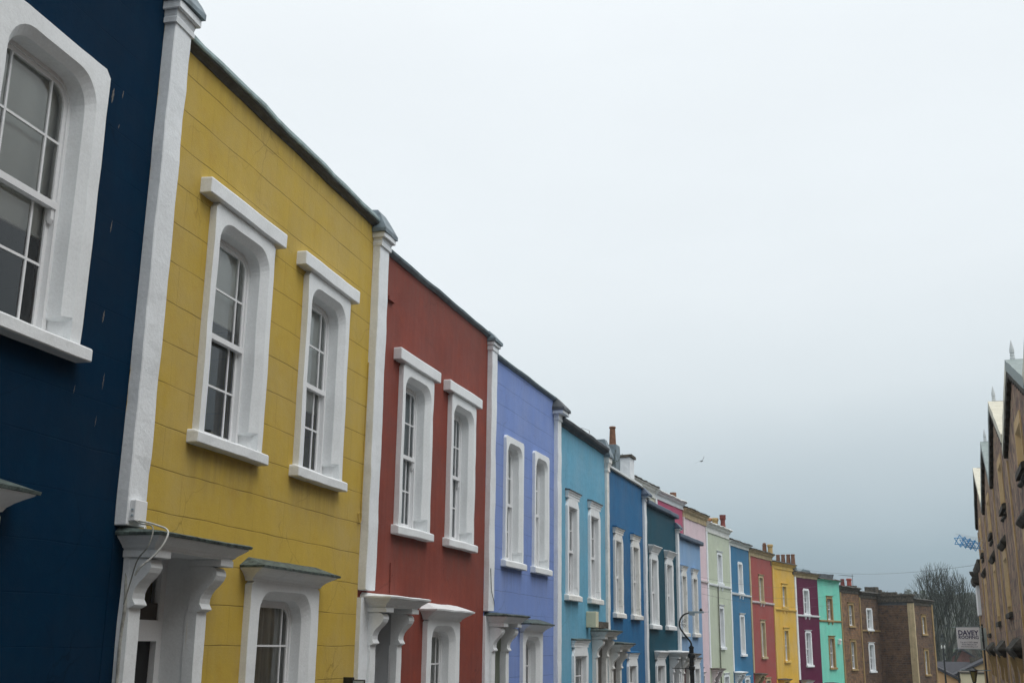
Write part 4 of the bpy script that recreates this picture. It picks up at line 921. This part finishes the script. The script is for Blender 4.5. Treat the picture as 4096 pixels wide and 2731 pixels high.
# ------------------------------------------------------------------ distant houses in the valley
def gable_house(label,cx,cy,w,d,ez,az_,wallm,apz,az,name='distant_house'):
    """gable end faces the camera; ez/apz relative to the eye"""
    g=gz(cy); h=thing(name,label,'house',(cx,cy,g),R(-az)); Z=E-g; h['zo']=Z
    m=MB(Z); m.box(-w/2,w/2,0,d,-9,ez); m.exty([(-w/2,ez+.001),(w/2,ez+.001),(0,apz)],0,d); m.build('wall',wallm,h)
    m=MB(Z)
    for sg in (-1,1):
        x1=sg*(w/2+.35); z1=ez-(apz-ez)*.35/(w/2)
        m.exty([(0,apz+.02),(x1,z1+.02),(x1,z1+.26),(0,apz+.26)],-.3,d+.3)
    m.build('roof',plain('dark_tile_roof',(.035,.035,.045),.7,0,.3,3,.5,dist=.03),h); return h
peach=paint('peach_render',(.66,.42,.22),.7,var=.05,streak=.05); cr=paint('cream_render',(.74,.66,.46),.7,var=.05,streak=.05)
gable_house('peach gabled house just right of the stone end block in the valley',38.6,109,6.4,10,-2.95,0,peach,-1.3,20)
gable_house('cream and tan gabled house behind the glass street lantern',44.2,109,7.6,10,-2.9,0,paint('tan_render',(.58,.44,.25),.7),-1.0,20)
g0=gz(150); 
h=gable_house('reddish brick house with stacks far below the banner',58.6,152,4.6,8,-1.6,0,stone('red_brick_far',(.22,.07,.05),(.16,.05,.04),(.2,.08,.06),row=.08,bw=.22),-.0,20)
m=MB(h['zo']); m.box(-1.9,-1.2,2,3,-1,1.0); m.box(1.2,1.9,2,3,-1,.9); m.build('chimney_stack',DSTONE,h)
# long slate roofed house behind the gables
h=thing('distant_house','long low house with a dark slate roof spanning behind the two gables','house',(43.5,117,gz(117)),R(-20)); Z=E-gz(117)
m=MB(Z); m.box(-5,5,0,7,-9,-2.7); m.build('wall',peach,h)
m=MB(Z); m.extr([(.4,-2.9),(.4,-2.7),(-3.5,-1.15),(-7.4,-2.7),(-7.4,-2.9)],-5.3,5.3); m.build('roof',plain('dark_tile_roof',(.035,.035,.045)),h)
m=MB(Z); m.loft(-4,-2.5,[(-1.3,-3.2,0),(-.6,-3.2,0)],back=3.9).loft(2.2,3.4,[(-1.3,-3.2,0),(-.7,-3.2,0)],back=3.9); m.build('chimney_stack',DSTONE,h)
m=MB(Z); m.extr([(-1.2,-1.95),(-1.2,-1.85),(-2.4,-1.38),(-2.4,-1.48)],-3.4,-1.6).extr([(-1.0,-2.05),(-1.0,-1.95),(-1.6,-1.72),(-1.6,-1.82)],1.5,4.0); m.build('roof_light',DL,h)
h=thing('distant_house','flat topped cream building beneath the glass street lantern','house',(40.1,102,gz(102)),R(-20)); Z=E-gz(102)
m=MB(Z); m.box(-.95,1.6,0,6,-8,-1.95); m.build('wall',cr,h); m=MB(Z); m.box(-1.05,1.7,-.1,6.1,-1.949,-1.83); m.build('roof',DSTONE,h)
m=MB(Z); m.box(-1.25,-1.1,-.15,0,-8,-1.8); m.build('downpipe',BLK,h)

# ------------------------------------------------------------------ ground, road, pavements, hills
def strip(name,cl,wd,dz,mat,off=0,thick=0):
    m=MB(); A=[];B=[];A2=[];B2=[]
    for i,(x,y) in enumerate(cl):
        a=Vector(cl[max(i-1,0)]);b=Vector(cl[min(i+1,len(cl)-1)]); d=(b-a).normalized(); n=Vector((d.y,-d.x))
        p=Vector((x,y))+n*off; q=p+n*wd; z=gz(y)+dz
        A.append(m.P(p.x,p.y,z)); B.append(m.P(q.x,q.y,z))
        if thick: A2.append(m.P(p.x,p.y,z-thick)); B2.append(m.P(q.x,q.y,z-thick))
    for i in range(len(cl)-1):
        m.face(A[i],B[i],B[i+1],A[i+1])
        if thick: m.face(B[i],B2[i],B2[i+1],B[i+1]); m.face(A[i],A2[i],A2[i+1],A[i+1])
    o=m.build(name,mat,None); o['kind']='structure'; return o
TAR=plain('wet_asphalt',(.05,.052,.055),.55,0,.3,3,.4); PAV=plain('pavement_flags',(.13,.125,.12),.8,0,.2,2,.4); KRB=plain('granite_kerb',(.26,.26,.25),.8,0,.2,9,.4)
fl=[(-12,-22),(-6.2,-.5),(-3.563,10.188),(-2.073,15.949),(-.463,21.28),(2.533,30.473),(5.685,39.42),(7.6,46),(8.709,57.726),(12.681,66.748),(17.227,75.939),(22.079,83.145),(29.0,91.7),(40,104)]
cl=[]
for (a,b),(c,d) in zip(fl,fl[1:]):
    k=max(1,int(math.hypot(c-a,d-b)/2.5))
    for i in range(k): cl.append((a+(c-a)*i/k,b+(d-b)*i/k))
cl.append(fl[-1])
strip('pavement',cl,1.45,.124,PAV,.0,.2); strip('kerb',cl,.15,.127,KRB,1.45,.2); strip('road',cl,4.6,.02,TAR,1.60)
strip('kerb',cl,.15,.127,KRB,6.2,.2); strip('pavement',cl,1.6,.124,PAV,6.35,.2)
m=MB(); ys=[-60,-30,-10,0,5,16,23,30,38,44,50,56,62,68,74,81,88,96,105,120,135,150,180,230,280,330,365,400,430,470,510,560,640,760,1100,1500,2000,2600]
xs=[-2600,-1500,-800,-400,-250,-150,-90,-50,-25,-10,0,10,20,30,40,50,60,75,90,110,135,160,190,230,280,350,450,600,800,1200,1800,2600]
G=[]
for y in ys:
    row=[]
    for x in xs:
        z=gz(y)
        if y>200: z+=noise.noise(Vector((x*.006,y*.008,3)))*6+noise.noise(Vector((x*.02,y*.02,9)))*2
        row.append(m.P(x,y,z-.06))
    G.append(row)
for a_,b_ in zip(G,G[1:]):
    for i in range(len(xs)-1): m.face(a_[i],a_[i+1],b_[i+1],b_[i])
mt,nt,bs=nodes('ground_grass_and_hillside'); tc=N(nt,'ShaderNodeTexCoord'); n=N(nt,'ShaderNodeTexNoise',Scale=.09,Detail=9,Roughness=.7); L(nt,tc.outputs['Object'],n.inputs[0])
L(nt,ramp(nt,n.outputs[0],[(.35,(.022,.028,.018)),(.55,(.05,.055,.035)),(.7,(.075,.07,.045))]),bs.inputs['Base Color']); bs.inputs['Roughness'].default_value=.95
o=m.build('ground',mt,None,smooth=True); o['kind']='structure'
# wooded hillside: thousands of small crowns, one mass
m=MB(); rnd=random.Random(77)
def zg2(x,y): return gz(y)+(noise.noise(Vector((x*.006,y*.008,3)))*6+noise.noise(Vector((x*.02,y*.02,9)))*2 if y>200 else 0)
for i in range(5200):
    y=rnd.uniform(175,440); x=y*.36+rnd.gauss(0,1)*.09*y*1.0
    x=max(min(x,y*.62),y*.12)
    z=zg2(x,y); r=rnd.uniform(1.1,2.8); hh=rnd.uniform(.9,1.6)*r
    for k in range(7):
        a=rnd.uniform(0,6.28); q=Vector((x+r*.6*math.cos(a),y+r*.6*math.sin(a),z+hh*rnd.uniform(.6,1.7)))
        u=Vector((rnd.gauss(0,1),rnd.gauss(0,1),rnd.gauss(0,1))).normalized(); v=u.orthogonal().normalized(); s=r*rnd.uniform(.35,.7)
        m.poly([q-u*s,q-v*s*.6,q+u*s,q+v*s*.7])
mt,nt,bs=nodes('winter_woodland'); tc=N(nt,'ShaderNodeTexCoord'); n=N(nt,'ShaderNodeTexNoise',Scale=.12,Detail=6,Roughness=.7); L(nt,tc.outputs['Object'],n.inputs[0])
L(nt,ramp(nt,n.outputs[0],[(.35,(.02,.03,.02)),(.5,(.05,.05,.035)),(.65,(.04,.065,.035))]),bs.inputs['Base Color']); bs.inputs['Roughness'].default_value=.95
o=m.build('woodland',mt,None,fix=False); o['kind']='stuff'; tag(o,'dark winter woodland covering the far hillside','woodland')
HAZE=True
if HAZE:
    m=MB(); m.box(-2800,2800,-80,2800,-40,46)
    mt=bpy.data.materials.new('damp_air'); mt.use_nodes=True; nt=mt.node_tree; nt.nodes.clear(); o_=N(nt,'ShaderNodeOutputMaterial'); v=N(nt,'ShaderNodeVolumePrincipled'); v.inputs['Color'].default_value=(.80,.90,.97,1); v.inputs['Density'].default_value=.00042; v.inputs['Anisotropy'].default_value=.1
    L(nt,v.outputs[0],o_.inputs['Volume']); o=m.build('haze',mt,None); o['kind']='stuff'; tag(o,'faint damp haze thinning the far hillside','haze')
house_done()

# ------------------------------------------------------------------ sky, sun, camera
SUN_EL,SUN_ROT=R(58),R(120)
w=bpy.data.worlds.new('World'); S.world=w; w.use_nodes=True; nt=w.node_tree; nt.nodes.clear()
out=N(nt,'ShaderNodeOutputWorld'); bg=N(nt,'ShaderNodeBackground'); bg.inputs[1].default_value=.15
sky=N(nt,'ShaderNodeTexSky'); sky.sky_type='NISHITA'; sky.sun_disc=False; sky.sun_elevation=SUN_EL; sky.sun_rotation=SUN_ROT; sky.dust_density=3
tc=N(nt,'ShaderNodeTexCoord'); nrm=N(nt,'ShaderNodeVectorMath',operation='NORMALIZE'); L(nt,tc.outputs['Generated'],nrm.inputs[0])
sp=N(nt,'ShaderNodeSeparateXYZ'); L(nt,nrm.outputs[0],sp.inputs[0])
# cloud deck: bright overhead, sinking to a slate-blue bank low down on the right
x,y,z=sp.outputs
az=val(nt,'ARCTAN2',x,y)                                   # 0 = up the street, + = right
azf=N(nt,'ShaderNodeMapRange'); L(nt,az,azf.inputs[0]); azf.inputs[1].default_value=-.45; azf.inputs[2].default_value=.5; azf.inputs[3].default_value=0; azf.inputs[4].default_value=.045
cn=N(nt,'ShaderNodeTexNoise',Scale=2.2,Detail=5,Roughness=.5); mp=N(nt,'ShaderNodeMapping'); mp.inputs['Scale'].default_value=(1,1,2.6); L(nt,nrm.outputs[0],mp.inputs[0]); L(nt,mp.outputs[0],cn.inputs[0])
zc=val(nt,'SUBTRACT',val(nt,'ADD',z,val(nt,'MULTIPLY',val(nt,'SUBTRACT',cn.outputs[0],.5),.05)),azf.outputs[0])
rp_=ramp(nt,zc,[(0.0,(.25,.32,.375)),(.04,(.34,.44,.495)),(.09,(.50,.59,.64)),(.18,(.745,.815,.852)),(.27,(.86,.92,.955)),(.46,(.90,.955,.99)),(.75,(1.14,1.18,1.20)),(1.0,(1.38,1.41,1.43))])
for e in []: pass
# soft blotches in the deck
cl2=N(nt,'ShaderNodeTexNoise',Scale=3.3,Detail=4,Roughness=.55); L(nt,mp.outputs[0],cl2.inputs[0])
cm=mixc(nt,1.0,rp_,ramp(nt,cl2.outputs[0],[(.3,.98),(.7,1.015)]),'MULTIPLY')
gain=N(nt,'ShaderNodeVectorMath',operation='SCALE'); L(nt,cm,gain.inputs[0]); gain.inputs['Scale'].default_value=1/.15
fin=mixc(nt,.97,sky.outputs[0],gain.outputs[0])
L(nt,fin,bg.inputs[0]); L(nt,bg.outputs[0],out.inputs[0])
sd=bpy.data.lights.new('sun','SUN'); sd.energy=1.25; sd.angle=R(35); sd.color=(1,.985,.96)
so=bpy.data.objects.new('sun',sd); COL.objects.link(so)
dv=Vector((math.sin(SUN_ROT)*math.cos(SUN_EL),math.cos(SUN_ROT)*math.cos(SUN_EL),math.sin(SUN_EL)))
so.rotation_euler=dv.to_track_quat('Z','Y').to_euler(); so.location=(0,0,60)

cd=bpy.data.cameras.new('camera'); co=bpy.data.objects.new('camera',cd); COL.objects.link(co); S.camera=co
cd.sensor_width=36; cd.sensor_fit='HORIZONTAL'; cd.lens=36*4550/4096; cd.clip_start=.1; cd.clip_end=6000
co.location=(0,0,E)
co.matrix_world=Matrix.Translation((0,0,E))@Matrix.Rotation(R(90+14.9),4,'X')@Matrix.Rotation(R(.7),4,'Z')
S.view_settings.view_transform='Standard'; S.view_settings.look='None'; S.view_settings.gamma=1; S.view_settings.exposure=0.0
S.render.engine='CYCLES'; S.render.resolution_x=1024; S.render.resolution_y=682
S.cycles.max_bounces=8; S.cycles.volume_bounces=1
